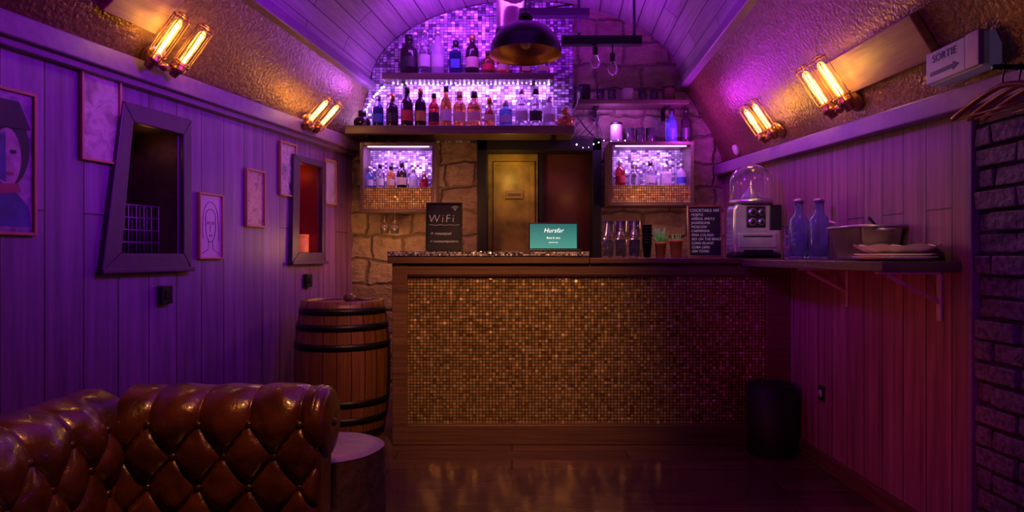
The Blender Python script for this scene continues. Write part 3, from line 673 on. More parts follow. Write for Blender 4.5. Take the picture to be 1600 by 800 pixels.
def carafe(x, y, h, label):
    t = thing('carafe', label, 'bottle', (x, y, ZW), 'carafes on the right shelf'); r = .050
    out = [(0, 0), (r*.9, 0), (r, .01)]
    for k in range(1, 9):
        z0 = h*(.03+.065*k); out += [(r*.945, z0), (r, z0+h*.03)]
    out += [(r*.9, h*.66), (r*.5, h*.74), (r*.42, h*.9), (r*.5, h*.93), (r*.44, h*.93), (r*.36, h*.75), (r*.8, h*.65), (r*.88, h*.57), (r*.88, .02), (0, .018)]
    obj('glass_body', MB().lathe(out, (x, y, ZW), 24), M['g_carafe'], t)
    obj('stopper', MB().lathe([(0, h*.9), (r*.34, h*.9), (r*.34, h*.935), (r*.52, h*.94), (r*.52, h*.98), (0, h)], (x, y, ZW), 16), M['c_silver'], t)
carafe(1.52, 3.39, .325, 'pale blue glass carafe on the right shelf, the one nearer the dome machine')
carafe(1.56, 3.25, .315, 'pale blue glass carafe on the right shelf, the one nearer the steel pan')
t = thing('steel_pan', 'deep dark steel pan with handles and inner dividers behind the plates on the right shelf', 'pan', (1.55, 2.74, ZW))
x0, x1, y0, y1 = 1.45, 1.635, 2.66, 2.92; zt3 = ZW+.145
mb = MB(); e = .02
P = [(x0+e, y0+e, ZW), (x1-e, y0+e, ZW), (x1-e, y1-e, ZW), (x0+e, y1-e, ZW), (x0, y0, zt3), (x1, y0, zt3), (x1, y1, zt3), (x0, y1, zt3)]
mb.quadset(P, [(0, 1, 2, 3), (0, 1, 5, 4), (1, 2, 6, 5), (2, 3, 7, 6), (3, 0, 4, 7)]); o = obj('pan_body', mb, M['pansteel'], t, bevel=.012)
so = o.modifiers.new('thick', 'SOLIDIFY'); so.thickness = .003
mb = MB(); mb.tube([(x0-.005, y0-.005, zt3), (x1+.004, y0-.005, zt3), (x1+.004, y1+.005, zt3), (x0-.005, y1+.005, zt3)], .006, 8, closed=True); obj('rim', mb, M['steel'], t)
for yy in (y0-.005, y1+.005):
    s = -1 if yy < 2.7 else 1
    obj('handle', MB().tube([(x0+.06, yy, zt3-.02), (x0+.06, yy+s*.025, zt3-.015), (x1-.06, yy+s*.025, zt3-.015), (x1-.06, yy, zt3-.02)], .005, 8), M['steel'], t)
obj('divider', MB().box(x0+.012, x1-.012, 2.785, 2.789, ZW+.03, zt3+.004), M['pansteel'], t)
obj('serving_handle', MB().tube([(1.50, 2.84, ZW+.02), (1.47, 2.86, zt3+.01), (1.425, 2.88, zt3+.03)], .006, 8), M['steel'], t)
obj('serving_handle', MB().tube([(1.55, 2.72, ZW+.02), (1.535, 2.71, zt3+.01), (1.50, 2.69, zt3+.035)], .006, 8), M['black'], t)
for k in range(2):
    r = .145-.004*(k % 2); cx = 1.49+.006*((k*7) % 3-1); cy = 2.49+.004*((k*5) % 3-1)
    b = MB().lathe([(0, 0), (.6*r, 0), (.66*r, .004), (r, .014), (r, .017), (.64*r, .008), (0, .006)], (cx, cy, ZW+.0105*k), 36)
    o = obj('plate', b, M['ceramic'])
    tag(o, 'cream plate in the pile at the near end of the right shelf', 'plate', 'stacked plates on the right shelf')
t = thing('paper_plate', 'crinkled cream plate lying on top of the plate pile', 'plate', (1.5, 2.49, ZW+.021))
obj('dish', MB().grid(lambda u, v: (1.495+(.02+.13*u)*math.cos(2*PI*v), 2.49+(.02+.125*u)*math.sin(2*PI*v), ZW+.021+.040*u*u+.005*u*math.sin(14*PI*v)), 8, 56), M['ceramic'], t, recalc=False)

bx, by = 1.470, 3.635
t = thing('waste_bin', 'black round bin on the floor at the right corner of the bar', 'bin', (bx, by, 0))
obj('bin_body', MB().lathe([(0, 0), (.12, 0), (.125, .01), (.133, .385), (0, .385)], (bx, by, 0), 32), M['blackmatte'], t)
obj('lid', MB().lathe([(0, .385), (.131, .385), (.131, .393), (.125, .396), (0, .396)], (bx, by, 0), 32), M['blackmatte'], t)
t = thing('wall_socket', 'small dark wall socket low on the right wall', 'socket', (RX, 3.4, .39))
obj('plate', MB().box(RX-.012, RX-.001, 3.37, 3.43, .35, .43), M['black'], t, bevel=.003)
obj('outlet', MB().cyl((RX-.016, 3.4, .39), (RX-.01, 3.4, .39), .02, 16), M['whitemetal'], t)

# ------------------------------------------------------------------ barrel
bc = Vector((-1.072, 4.06, 0)); BH = .845
def br(z): return .252+.046*(1-((z-BH/2)/(BH/2))**2)
t = thing('wine_barrel', 'oak barrel with black iron hoops left of the bar', 'barrel', bc)
obj('staves', MB().lathe([(br(0)-.02, .02), (br(0)-.02, 0)]+[(br(BH*i/20), BH*i/20) for i in range(21)]+[(br(BH)-.022, BH), (br(BH)-.024, BH-.022)], bc, 48), M['barrelwood'], t)
obj('lid', MB().lathe([(br(BH)-.023, BH-.02), (0, BH-.02)], bc, 40), M['lidwood'], t)
for z in (.04, .13, .235, .575, .69, .785):
    obj('hoop', MB().lathe([(br(z-.02)+.001, z-.02), (br(z-.02)+.004, z-.02), (br(z+.02)+.004, z+.02), (br(z+.02)+.001, z+.02)], bc, 48), M['iron'], t)
p = at(545, 0, 4.0); zz = BH-.02
t = thing('utensil', 'dark ball-ended utensil lying on top of the barrel', 'utensil', (p.x, 4.0, zz))
obj('head', MB().ball((p.x, 4.0, zz+.033), .032), M['darkwood'], t)
obj('head', MB().ball((p.x+.035, 3.96, zz+.027), .026), M['darkwood'], t)
obj('handle', MB().cyl((p.x+.02, 4.0, zz+.03), (p.x+.18, 4.03, zz+.014), .014, 12, .009), M['darkwood'], t)

# ------------------------------------------------------------------ sofa
sofa = thing('chesterfield_sofa', 'brown tufted leather sofa with rolled arm in the foreground', 'sofa', (-.85, 1.25, 0))
R_ = .088; ZB = .27; ZS_ = .605; AU = .15; BV = .092; V0 = .165; KT = 2
def tuft(u, v):
    k = (v-V0)/BV
    if k <= -1: h = abs(math.sin(PI*(u/AU+.5)))
    elif k >= KT: h = abs(math.sin(PI*(u/AU+KT/2)))
    else: h = math.sqrt(abs(math.sin(PI*(u/AU+k/2))*math.sin(PI*(u/AU-k/2))))
    h = h**.68
    if k > KT:
        f = max(.15, 1-.5*(k-KT)); h = h*f+(1-f)*.85
    return h
def profile(v):
    L = ZS_-ZB
    if v <= L: return 0., ZB+v, 1., 0.
    th = (v-L)/R_
    return -R_+R_*math.cos(th), ZS_+R_*math.sin(th), math.cos(th), math.sin(th)
VM = (ZS_-ZB)+R_*math.radians(235)
def tufted(name, O, U, N, Ln, nu, nv, u_off=0, amp=.035, rnd=.03):
    O = Vector(O); U = Vector(U); N = Vector(N); Z = Vector((0, 0, 1))
    def fn(a, b):
        u = Ln*a; v = VM*b; n, z, cn, cz = profile(v)
        e = min(1, (Ln-u)/.02)
        wu = u+.012*noise.noise(Vector((u*5, v*5, 8))); wv = v+.010*noise.noise(Vector((u*5, v*5, 2)))
        fz = min(1, max(0, (V0+KT*BV-v)/.05+1)) if v > V0+KT*BV else 1
        d = amp*tuft(u+u_off, v)*max(.0, e)**.5
        d += .009*noise.noise(Vector((wu*8, wv*8, 3)))+.004*noise.noise(Vector((wu*24, wv*24, 5)))
        q = max(0, (u-(Ln-rnd))/rnd); d -= .02*(1-math.sqrt(max(0, 1-q*q)))
        if v > VM-.08: d *= max(0, (VM-v)/.08)
        return O+U*u+N*(n+cn*d)+Z*(z+cz*d)
    o = obj(name, MB().grid(fn, nu, nv), M['leather'], sofa, recalc=False)
    for k in range(-1, KT+1):
        v = V0+BV*k; n, z, cn, cz = profile(v); i = 0
        while True:
            u = AU*(i+(.5 if k % 2 else 0))-u_off; i += 1
            if u > Ln-.02: break
            if u < .02: continue
            c = O+U*u+N*(n+cn*.006)+Z*(z+cz*.006)
            obj('button', MB().lathe([(0, .009), (.008, .007), (.013, 0), (.01, -.006)], c, 10, N*cn+Z*cz), M['button'], o)
    q = [(-.02, .12), (-.02, ZB+.28), (-.09, ZS_+.02), (-2*R_+.03, ZS_-.02), (-2*R_+.045, .12)]
    obj('outer_panel', MB().prism(q, lambda a, b, w: O+U*w+N*a+Z*b, 0, Ln-.005), M['leather'], o, bevel=.008)
    return o
AL = .60; XA = -1.17+AL-.012
tufted('armrest', (-1.17, 1.9, 0), (1, 0, 0), (0, -1, 0), AL, 190, 150, .06)
tufted('backrest', (-1.17, 1.92, 0), (0, -1, 0), (1, 0, 0), 1.42, 280, 120, .075, rnd=.02)
tufted('armrest', (-1.17, .5, 0), (1, 0, 0), (0, 1, 0), AL, 70, 50, .06)
def scroll(yf, s):
    # fat rolled end: a domed disc on the roll, and the flat post below it
    pts = [(.004, .1), (.004, ZS_-.04), (-2*R_+.06, ZS_-.06), (-2*R_+.065, .1)]
    p = obj('scroll_panel', MB().prism(pts, lambda a, b, w: Vector((w, yf-s*a, b)), XA-.02, XA+.012), M['leather'], sofa, bevel=.01)
    rr = R_+.024; c = Vector((XA-.03, yf+s*R_, ZS_))
    prof = [(rr*.97, 0), (rr, .012)]+[(rr-.030+.030*math.cos(a), .026+.030*math.sin(a)) for a in [PI/2*k/6 for k in range(7)]]+[(rr*.45, .062), (rr*.2, .060), (0, .058)]
    obj('roll_end', MB().lathe(prof, c, 36, (1, 0, 0)), M['leather'], p)
    obj('button', MB().lathe([(.014, .058), (.011, .066), (0, .069)], c, 14, (1, 0, 0)), M['button'], p)
scroll(1.9, 1); scroll(.5, -1)
obj('seat_base', MB().box(-1.2, XA-.02, .48, 1.92, .09, .24), M['leather'], sofa, bevel=.02)
for y0 in (.53, 1.215):
    obj('seat_cushion', MB().box(-1.12, XA, y0, y0+.655, .24, .335), M['leather'], sofa, bevel=.035)
for x in (-1.28, XA-.06):
    for y in (.45, 1.96): obj('foot', MB().lathe([(0, 0), (.02, 0), (.033, .05), (.025, .095), (0, .095)], (x, y, 0), 16), M['darkwood'], sofa)
sx_, sy_ = -.685, 2.38; SH = .41
t = thing('stump_table', 'round tree stump side table beside the sofa arm', 'table', (sx_, sy_, 0))
def rs(a): return .2+.004*math.sin(3*a+1)+.002*math.sin(7*a)
obj('trunk', MB().grid(lambda u, v: (sx_+rs(2*PI*u)*(1.05-.05*v)*math.cos(2*PI*u), sy_+rs(2*PI*u)*(1.05-.05*v)*math.sin(2*PI*u), SH*v), 60, 8), M['stump'], t)
obj('top', MB().grid(lambda u, v: (sx_+rs(2*PI*u)*(v*1.01+1e-4)*math.cos(2*PI*u), sy_+rs(2*PI*u)*(v*1.01+1e-4)*math.sin(2*PI*u), SH+.012-.012*v**8), 60, 10), M['stumptop'], t)

# ------------------------------------------------------------------ pictures on left wall
def pic(px0, px1, yt, yb, fw, mat, label, fm='framewood', strokes=None, shapes=None):
    D0, D1 = Dl(px0), Dl(px1); z1, z0 = zl(yt, D0), zl(yb, D0)
    t = thing('picture_frame', label, 'picture', Pl((D0+D1)/2, z0, 0), 'framed prints on the left wall')
    mb = MB(); f = fw
    lbox(mb, D0, D0+f, z0, z1, .002, .022); lbox(mb, D1-f, D1, z0, z1, .002, .022); lbox(mb, D0+f, D1-f, z0, z0+f, .002, .022); lbox(mb, D0+f, D1-f, z1-f, z1, .002, .022)
    obj('frame', mb, M[fm], t, bevel=.002)
    pr = obj('print', lbox(MB(), D0+f, D1-f, z0+f, z1-f, .003, .01), mat, t)
    if strokes:
        mb = MB()
        for st in strokes:
            mb.tube([Pl(D0+(D1-D0)*a, z0+(z1-z0)*b, .0105) for a, b in st], .0015, 5)
        obj('drawing', mb, M['blackmatte'], pr)
    for i, (nm, poly, mt) in enumerate(shapes or []):
        obj(nm, MB().prism(poly, lambda u, v, w: Pl(D0+(D1-D0)*u, z0+(z1-z0)*v, w), .0095, .0105+.0006*i), M[mt], pr)
    return t
def arc(cx, cy, rx, ry, a0=0, a1=360, n=20): return [(cx+rx*math.cos(math.radians(a0+(a1-a0)*k/n)), cy+ry*math.sin(math.radians(a0+(a1-a0)*k/n))) for k in range(n+1)]
def blob(cx, cy, rx, ry, n=24): return arc(cx, cy, rx, ry, 0, 360-360/n, n-1)
face = [arc(.5, .5, .2, .24, 180, 360), [(.3, .5), (.3, .66)], [(.7, .5), (.7, .66)], arc(.5, .62, .3, .25, 0, 180), arc(.5, .62, .22, .14, 20, 160), [(.2, .62), (.17, .45), (.2, .3)], [(.8, .62), (.84, .4), (.82, .28)], arc(.41, .55, .05, .018), arc(.59, .55, .05, .018), [(.5, .53), (.47, .43), (.52, .42)], arc(.5, .36, .06, .012), [(.42, .27), (.4, .15), (.15, .08)], [(.58, .27), (.6, .15), (.85, .08)]]
port = [('hair_shape', blob(.55, .60, .36, .28), 'inkblack'), ('shoulder_shape', [(.08, .06), (.93, .06), (.9, .2), (.7, .3), (.4, .3), (.16, .2)], 'inkblue'), ('face_shape', blob(.58, .53, .2, .2), 'inkpink'), ('scarf_shape', [(.38, .27), (.78, .3), (.74, .36), (.42, .34)], 'inkred'), ('shadow_shape', [(.38, .5), (.42, .66), (.55, .7), (.56, .36), (.46, .38)], 'inkblue'), ('eye_shape', blob(.66, .57, .05, .014, 12), 'inkblack'), ('mouth_shape', blob(.62, .42, .05, .012, 12), 'inkred'), ('hat_shape', [(.2, .72), (.92, .74), (.86, .8), (.74, .92), (.4, .92), (.28, .8)], 'inkblack')]
pic(-60, 52, 120, 365, .012, artmat('poster_art', [(.03, .02, .08), (.14, .06, .22), (.4, .25, .4), (.08, .04, .18)], 9, 3), 'large dark poster with a portrait at the left edge, cut by the photo edge', 'framewood', shapes=port)
pic(122, 185, 105, 249, .011, artmat('print_art_a', [(.28, .22, .24), (.5, .42, .44), (.35, .27, .3), (.16, .11, .13)], 13, 5), 'tall pale framed print between the poster and the near window')
pic(307, 345, 300, 405, .010, artmat('print_art_b', [(.45, .38, .42), (.55, .47, .5)], 5, 8), 'small low framed line portrait right beside the near window', strokes=face)
pic(381, 411, 262, 354, .012, artmat('print_art_c', [(.42, .22, .18), (.5, .35, .3), (.2, .1, .1)], 26, 9), 'wood framed reddish print hung midway between the two windows')
pic(434, 460, 219, 305, .012, artmat('print_art_d', [(.10, .05, .13), (.5, .38, .46), (.07, .035, .12)], 13, 12), 'pale framed print hung high just left of the far window')
pic(505, 522, 247, 318, .012, artmat('print_art_e', [(.5, .42, .5), (.33, .26, .37)], 9, 15), 'narrow framed print between the far window and the back wall')
def switch(D, z, label):
    t = thing('light_switch', label, 'switch', Pl(D, z, 0))
    obj('box', lbox(MB(), D-.035, D+.035, z-.045, z+.045, .001, .03), M['black'], t, bevel=.004)
    obj('rocker', lbox(MB(), D-.015, D+.015, z-.02, z+.02, .03, .036), M['iron'], t, bevel=.002)
switch(3.14, .93, 'black switch box on the left wall under the near window')
switch(4.37, .953, 'black switch box on the left wall under the far window')
t = thing('wire_rack', 'dark wire grid rack standing inside the near window niche', 'rack', Pl(3.1, 1.121, -.12))
mb = MB()
for o_ in (-.10, -.17):
    for k in range(7): mb.cyl(Pl(2.95+.045*k, 1.122, o_), Pl(2.95+.045*k, 1.37, o_), .004, 6)
    for k in range(5): mb.cyl(Pl(2.945, 1.126+.06*k, o_), Pl(3.225, 1.126+.06*k, o_), .004, 6)
obj('grid_panel', mb, M['rackwire'], t)
mb = MB()
for D in (2.95, 3.04, 3.13, 3.22):
    for z in (1.126, 1.366): mb.cyl(Pl(D, z, -.10), Pl(D, z, -.17), .004, 6)
obj('cross_bars', mb, M['rackwire'], t)
mb = MB(); q_ = Pl(3.12, 1.55, -.29)
ux = (Pl(3.2, 0)-Pl(3.1, 0)).normalized()
mb.tube([q_+ux*.085*math.cos(2*PI*k/28)+Vector((0, 0, .085*math.sin(2*PI*k/28))) for k in range(28)], .012, 8, closed=True)
for k in range(4): mb.cyl(q_-ux*.08*math.cos(PI*k/4)-Vector((0, 0, .08*math.sin(PI*k/4))), q_+ux*.08*math.cos(PI*k/4)+Vector((0, 0, .08*math.sin(PI*k/4))), .005, 6)
tag(obj('decorative_wheel', mb, M['brass']), 'small round spoked wheel hanging inside the near window niche', 'ornament')
q_ = Pl(4.47, 1.131, -.1)
t = thing('storage_jar', 'orange-red lidded jar standing in the far window niche', 'jar', q_)
obj('jar_body', MB().lathe([(0, 0), (.046, 0), (.05, .01), (.05, .12), (0, .12)], q_, 20), M['orangejar'], t)
obj('lid', MB().lathe([(0, .12), (.052, .12), (.052, .14), (0, .142)], q_, 20), M['orangejar'], t)

# ------------------------------------------------------------------ sconces
def make_sconce(label):
    t = thing('wall_sconce', label, 'lamp', (0, 0, 0), 'caged twin tube sconces')
    obj('backplate', MB().lathe([(0, 0), (.065, 0), (.062, .012), (.045, .02), (.03, .03), (0, .032)], (0, 0, 0), 24, (1, 0, 0)), M['brass'], t)
    obj('arm', MB().cyl((.02, 0, 0), (.085, 0, 0), .014).cyl((.085, -.085, 0), (.085, .085, 0), .012).ball((.085, 0, 0), .022), M['brass'], t)
    for s in (-1, 1):
        y = .075*s; x = .085
        obj('socket', MB().lathe([(0, -.03), (.018, -.028), (.022, 0), (.034, .008), (.036, .02), (.034, .03), (.022, .034), (.022, .055), (0, .055)], (x, y, 0), 18), M['brass'], t)
        bl = obj('bulb', MB().lathe([(.012, .05), (.018, .065), (.018, .215), (.012, .232), (0, .238)], (x, y, 0), 14), M['bulbglass'], t)
        mb = MB()
        for k in range(4):
            a = PI/2*k+.4; mb.cyl((x+.006*math.cos(a), y+.006*math.sin(a), .06), (x+.006*math.cos(a+.6), y+.006*math.sin(a+.6), .215), .0015, 6)
        obj('filament', mb, M['filament'], bl)
        mb = MB(); rc = .039
        for k in range(6):
            a = 2*PI*k/6; c, s2 = math.cos(a), math.sin(a)
            mb.tube([(x+.033*c, y+.033*s2, .02), (x+rc*c, y+rc*s2, .05), (x+rc*c, y+rc*s2, .25), (x+.022*c, y+.022*s2, .264)], .0024, 5)
        for z in (.05, .25): mb.tube([(x+rc*math.cos(2*PI*k/20), y+rc*math.sin(2*PI*k/20), z) for k in range(20)], .003, 5, closed=True)
        mb.tube([(x+.022*math.cos(2*PI*k/14), y+.022*math.sin(2*PI*k/14), .264) for k in range(14)], .003, 5, closed=True)
        obj('cage', mb, M['cagewire'], t)
    return t
sc0 = make_sconce('large twin-tube caged brass sconce on the left panel nearest the camera')
places = [(pleft(3.0, .10, .005), (0, math.radians(42), -.245), None),
          (pleft(4.28, .04, .005), (0, math.radians(46), -.245), 'smaller-looking twin-tube caged sconce far along the left panel near the back wall'),
          (pright(3.0, .16, .005), (0, math.radians(34), PI), 'twin-tube caged brass sconce on the right panel, nearer the exit sign'),
          (pright(3.85, .15, .005), (0, math.radians(34), PI), 'twin-tube caged brass sconce on the right panel above the dome machine')]
def light(kind, loc, energy, col, size=.1, aim=None, sy=None, spot=None, blend=.6):
    l = bpy.data.lights.new(kind.lower()+'_light', kind); l.energy = energy; l.color = col
    if kind == 'AREA':
        l.size = size
        if sy: l.shape = 'RECTANGLE'; l.size_y = sy
    else: l.shadow_soft_size = size
    if spot: l.spot_size = math.radians(spot); l.spot_blend = blend
    o = bpy.data.objects.new('light', l); COL.objects.link(o); o.location = loc
    if aim is not None: o.rotation_euler = (Vector(aim)-Vector(loc)).to_track_quat('-Z', 'Y').to_euler()
    return o
for i, (loc, rot, lab) in enumerate(places):
    if i == 0: o = sc0; o.location = loc; o.rotation_euler = rot
    else: o = dup(sc0, lab, loc, rot)
    o.scale = (1.0,)*3 if i % 2 == 0 else (.92,)*3
    mt = Matrix.Translation(loc) @ Euler(rot).to_matrix().to_4x4()
    for yy in (-.14, .14): light('POINT', mt @ Vector((.10, yy, .14)), .8, (1, .42, .05), .03)

# ------------------------------------------------------------------ dome lamp, duct, beams, pendants
lc = Vector((.082, 3.9, 2.355)); LR = .218
t = thing('pendant_lamp', 'large black dome pendant lamp with gold inside above the bar', 'lamp', lc)
prof = [(LR*math.cos(PI/2*k/12), .19*math.sin(PI/2*k/12)) for k in range(12)]
prof = [(LR+.004, -.012)]+prof+[(.045, .19), (.045, .23), (.02, .25), (0, .25)]
obj('shade', MB().lathe(prof, lc, 40), M['lampblack'], t)
obj('inner_shade', MB().lathe([(LR+.003, -.012)]+[((LR-.004)*math.cos(PI/2*k/12), .184*math.sin(PI/2*k/12)) for k in range(13)], lc, 40, ), M['goldin'], t, recalc=False)
obj('cord', MB().cyl(lc+Vector((0, 0, .25)), (lc.x, lc.y, 3.08), .005, 8), M['black'], t)
bl = obj('bulb', MB().lathe([(.014, .09), (.016, .07), (.034, .035), (.03, .01), (.015, -.004), (0, -.006)], lc+Vector((0, 0, .03)), 18), M['clearbulb'], t)
obj('filament', MB().tube([lc+Vector((.012*math.cos(k*1.2), .012*math.sin(k*1.2), .045+.002*k)) for k in range(14)], .0015, 5), M['brass'], bl)
obj('lamp_holder', MB().cyl(lc+Vector((0, 0, .11)), lc+Vector((0, 0, .185)), .02, 14), M['brass'], t)
dc = (-.01, 4.62, 2.70)
t = thing('ventilation_duct', 'silver corrugated ventilation pipe coming down behind the dome lamp', 'duct', dc)
pr = []
for k in range(33): pr.append((.098+(.006 if k % 2 else 0), .38*k/32))
obj('pipe', MB().lathe([(0, 0), (.09, 0)]+pr, dc, 28), M['pansteel'], t)
obj('clamp', MB().lathe([(.1, .02), (.109, .02), (.109, .05), (.1, .05)], dc, 28), M['iron'], t)
t = thing('hanging_rack', 'black beams hung under the vault at the right of the dome lamp', 'rack', (.45, 4.4, 2.58))
za, zb_ = at(0, 21, 4.4).z, at(0, 64, 4.4).z
obj('beam', MB().box(.05, .53, 4.37, 4.43, za-.028, za+.028), M['blackmatte'], t, bevel=.004)
obj('beam', MB().box(.34, .89, 4.37, 4.43, zb_-.03, zb_+.03), M['blackmatte'], t, bevel=.004)
for x, z0, z1 in ((.46, zb_, 3.06), (.12, za, 3.09), (.84, zb_, 2.94)): obj('hanger_rod', MB().cyl((x, 4.4, z0), (x, 4.4, z1), .01, 8), M['black'], t)
def pend(px, yb, label):
    x = at(px, 0, 4.4).x; zb2 = at(0, yb, 4.4).z
    t = thing('bare_bulb_pendant', label, 'lamp', (x, 4.4, zb2), 'bare bulbs hanging from the black beam')
    obj('cord', MB().cyl((x, 4.4, zb2+.12), (x, 4.4, zb_-.03), .005, 8), M['black'], t)
    obj('socket', MB().cyl((x, 4.4, zb2+.095), (x, 4.4, zb2+.15), .018, 14), M['black'], t)
    b = obj('bulb', MB().lathe([(0, 0), (.02, .004), (.036, .03), (.033, .055), (.016, .09), (.014, .1)], (x, 4.4, zb2), 18), M['clearbulb'], t)
    obj('filament', MB().tube([(x+.01*math.cos(k), 4.4+.01*math.sin(k), .03+zb2+.003*k) for k in range(14)], .0015, 5), M['brass'], b)
pend(957, 118, 'clear bare bulb hanging from the lower black beam, the right one')
pend(930, 108, 'clear bare bulb hanging from the lower black beam, the left one')

# ------------------------------------------------------------------ exit sign and hangers
t = thing('exit_sign', 'pale emergency exit sign reading SORTIE on the right panel', 'sign', (1.56, 2.2, 1.742))
M['signface'] = pmat('sign_face', (.36, .30, .33), .4, emit=(.45, .3, .7), es=.04); M['signink'] = pmat('sign_ink', (.04, .03, .11), .5)
obj('face_panel', MB().box(1.53, 1.545, 2.165, 2.365, 1.75, 1.862), M['signface'], t, bevel=.003)
obj('housing', MB().box(1.545, 1.61, 2.10, 2.365, 1.745, 1.865), M['signface'], t, bevel=.004)
obj('battery_box', MB().box(1.53, 1.57, 2.1, 2.163, 1.75, 1.866), M['white'], t, bevel=.003)
MX = Matrix(((0, 0, -1, 1.5285), (-1, 0, 0, 2.265), (0, 1, 0, 1.832), (0, 0, 0, 1)))
text('lettering', 'SORTIE', .038, M['signink'], t, MX, sp=1.05)
obj('arrow', MB().prism([(2.19, 1.781), (2.22, 1.766), (2.22, 1.774), (2.34, 1.774), (2.34, 1.788), (2.22, 1.788), (2.22, 1.796)], lambda u, v, w: (w, u, v), 1.528, 1.531), M['signink'], t)
RZ = 1.69; RY = 1.93
t = thing('coat_rail', 'black iron coat rail sticking out from the brick wall', 'rail', (1.66, RY, RZ))
obj('bar', MB().cyl((1.45, RY, RZ), (1.65, RY, RZ), .008), M['iron'], t)
obj('flange', MB().cyl((1.625, RY, RZ), (1.645, RY, RZ), .03, 18), M['iron'], t)
M['hw'] = pmat('hanger_wood', (.26, .08, .015), .25)
for x in (1.48, 1.53, 1.58):
    z = RZ; t = thing('coat_hanger', 'dark wooden coat hanger on the iron rail at the right edge', 'hanger', (x, RY, z-.012), 'coat hangers on the rail')
    obj('hook', MB().tube([(x, RY+.012*math.cos(a), z+.012*math.sin(a)) for a in [-.6+.3*k for k in range(13)]]+[(x, RY, z-.03), (x, RY, z-.055)], .0025, 6), M['iron'], t)
    obj('shoulder_bar', MB().tube([(x-.06*yy, RY+yy, z-.055-.06*(abs(yy)/.2)**1.4) for yy in [-.2+.02*k for k in range(21)]], .009, 8), M['hw'], t)
    obj('trouser_bar', MB().cyl((x+.01, RY-.17, z-.12), (x-.01, RY+.17, z-.12), .004, 8), M['hw'], t)
q_ = pright(4.62, .12, .0)
t = thing('wall_vent', 'small white round vent cover under the right panel near the back', 'lamp', q_)  # a vent disc, not a lamp; nothing in it shines
obj('housing', MB().lathe([(0, 0), (.04, 0), (.04, .02), (.03, .025), (0, .025)], q_, 20, (-.9, 0, -.4)), M['white'], t)

# ------------------------------------------------------------------ lights
V = (.34, .001, 1.0); V2 = (.40, .001, 1.0); WM = (1, .44, .11)
light('AREA', (-.1, 2.4, 3.0), 7, V, 1.2, (-.1, 2.4, 0), 2.2)
light('SPOT', (.5, 2.4, 2.45), 175, V, .2, (-1.7, 3.2, 1.9), spot=70, blend=1)
light('SPOT', (-.6, 2.4, 2.45), 165, V2, .2, (1.65, 3.5, 1.9), spot=62, blend=1)
light('SPOT', (.2, 1.0, 2.5), 14, (.8, .002, .6), .3, (-1.6, 3.6, .7), spot=80, blend=1)
light('SPOT', (.2, 1.9, .75), 22, (1, .06, .07), .2, (1.65, 2.95, .55), spot=66, blend=1)
light('SPOT', (.3, .6, 2.7), 22, (.5, .002, 1), .2, (.5, 2.9, 0), spot=34, blend=1)
light('SPOT', (.0, 1.9, 2.85), 300, WM, .12, (-.05, 3.8, .68), spot=42, blend=1)
light('SPOT', (-.3, 2.3, 2.3), 48, (1, .36, .06), .1, (-1.08, 3.9, .5), spot=26, blend=1)  # unseen warm spot added to brighten the barrel front
light('SPOT', (-.2, 1.1, 2.4), 95, (1, .34, .05), .10, (-.95, 1.9, .55), spot=40, blend=.8)
for x, zz_ in ((-.85, 1.55), (1.03, 1.55)): light('SPOT', (x*.6, 3.6, 2.0), 18, WM, .05, (x, 4.7, zz_), spot=22, blend=.8)  # spots added to brighten the gold cabinet bands, no fixtures there
light('SPOT', (1.0, 2.7, 1.75), 16, (1, .72, .5), .05, (1.47, 3.85, 1.33), spot=19, blend=.8)  # added spot that warms the drink machine, without a fixture
light('SPOT', (.55, 3.0, 1.75), 9, (1, .9, .6), .05, (.97, 4.0, 1.2), spot=17, blend=.8)  # fill spot added so the plant's leaves show
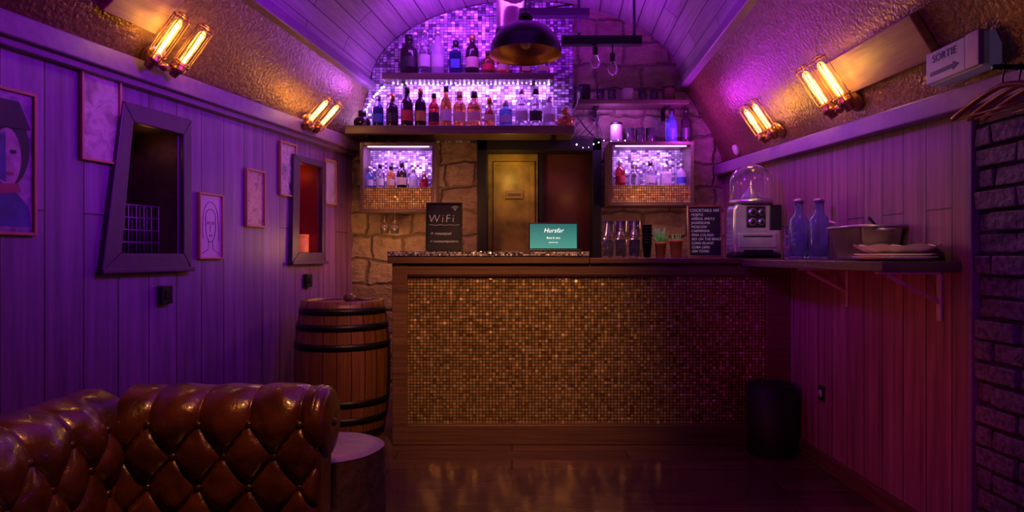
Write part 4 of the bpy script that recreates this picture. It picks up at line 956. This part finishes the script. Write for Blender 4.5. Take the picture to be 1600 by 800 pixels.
light('SPOT', (1.1, 1.9, 1.9), 11, (1, .62, .34), .05, (1.5, 2.55, 1.12), spot=26, blend=.8)  # added spot brightening the plates, from no visible lamp
light('POINT', (1.35, 2.22, 1.70), .3, (1, .36, .04), .03)
light('POINT', (-.9, 4.55, 1.2), 5, (1, .40, .10), .1)
light('POINT', (-.42, 4.6, 1.5), 3.2, (1, .40, .10), .08)  # warm fill added for the stone beside the doorway
light('POINT', (.95, 4.45, 1.40), 2.2, (1, .36, .28), .08)  # added fill behind the right bar top, no lamp modelled
light('POINT', (1.4, 1.55, .95), 1.8, (.45, .01, 1), .08)  # purple fill added to bring out the bricks
light('AREA', (-.3, 4.84, ZT-.075), 9, (.55, .18, 1), 1.2, (-.3, 5.0, 2.2), .04)
light('AREA', (-.3, 4.5, 2.95), 13, (.44, .05, 1), 1.0, (-.4, 4.97, 2.5), .15)
light('POINT', (-1.02, 4.75, 2.3), 4.5, (.5, .12, 1), .05)
light('POINT', (.75, 4.75, 2.12), 4.5, (.55, .13, 1), .05)
light('POINT', (1.25, 4.6, 2.05), 9, (.58, .03, 1), .06)
light('AREA', (.2, 4.2, 2.7), 14, (.40, .005, 1), 1.2, (.2, 4.3, 3.1), .6)
for x in (-.84, 1.03): light('AREA', (x, 4.73, zc1-.045), 2.8, (.58, .22, 1), .45, (x, 4.97, 1.7), .02)
light('POINT', (-.02, 4.85, 1.75), 1.6, (1, .6, .10), .05)
light('POINT', (.45, 4.9, 1.6), .35, (1, .3, .06), .05)
light('POINT', Pl(3.15, 1.66, -.1), .07, (1, .35, .08), .03); light('POINT', Pl(4.44, 1.70, -.12), .22, (1, .16, .04), .03)
w = bpy.data.worlds.new('world'); S.world = w; w.use_nodes = True
w.node_tree.nodes['Background'].inputs[0].default_value = (.22, .01, .5, 1); w.node_tree.nodes['Background'].inputs[1].default_value = .010
cam = bpy.data.cameras.new('camera'); co = bpy.data.objects.new('camera', cam); COL.objects.link(co)
cam.sensor_width = 36; cam.lens = 22.5; cam.clip_start = .02; co.location = (0, 0, H); co.rotation_euler = (PI/2, 0, 0); S.camera = co
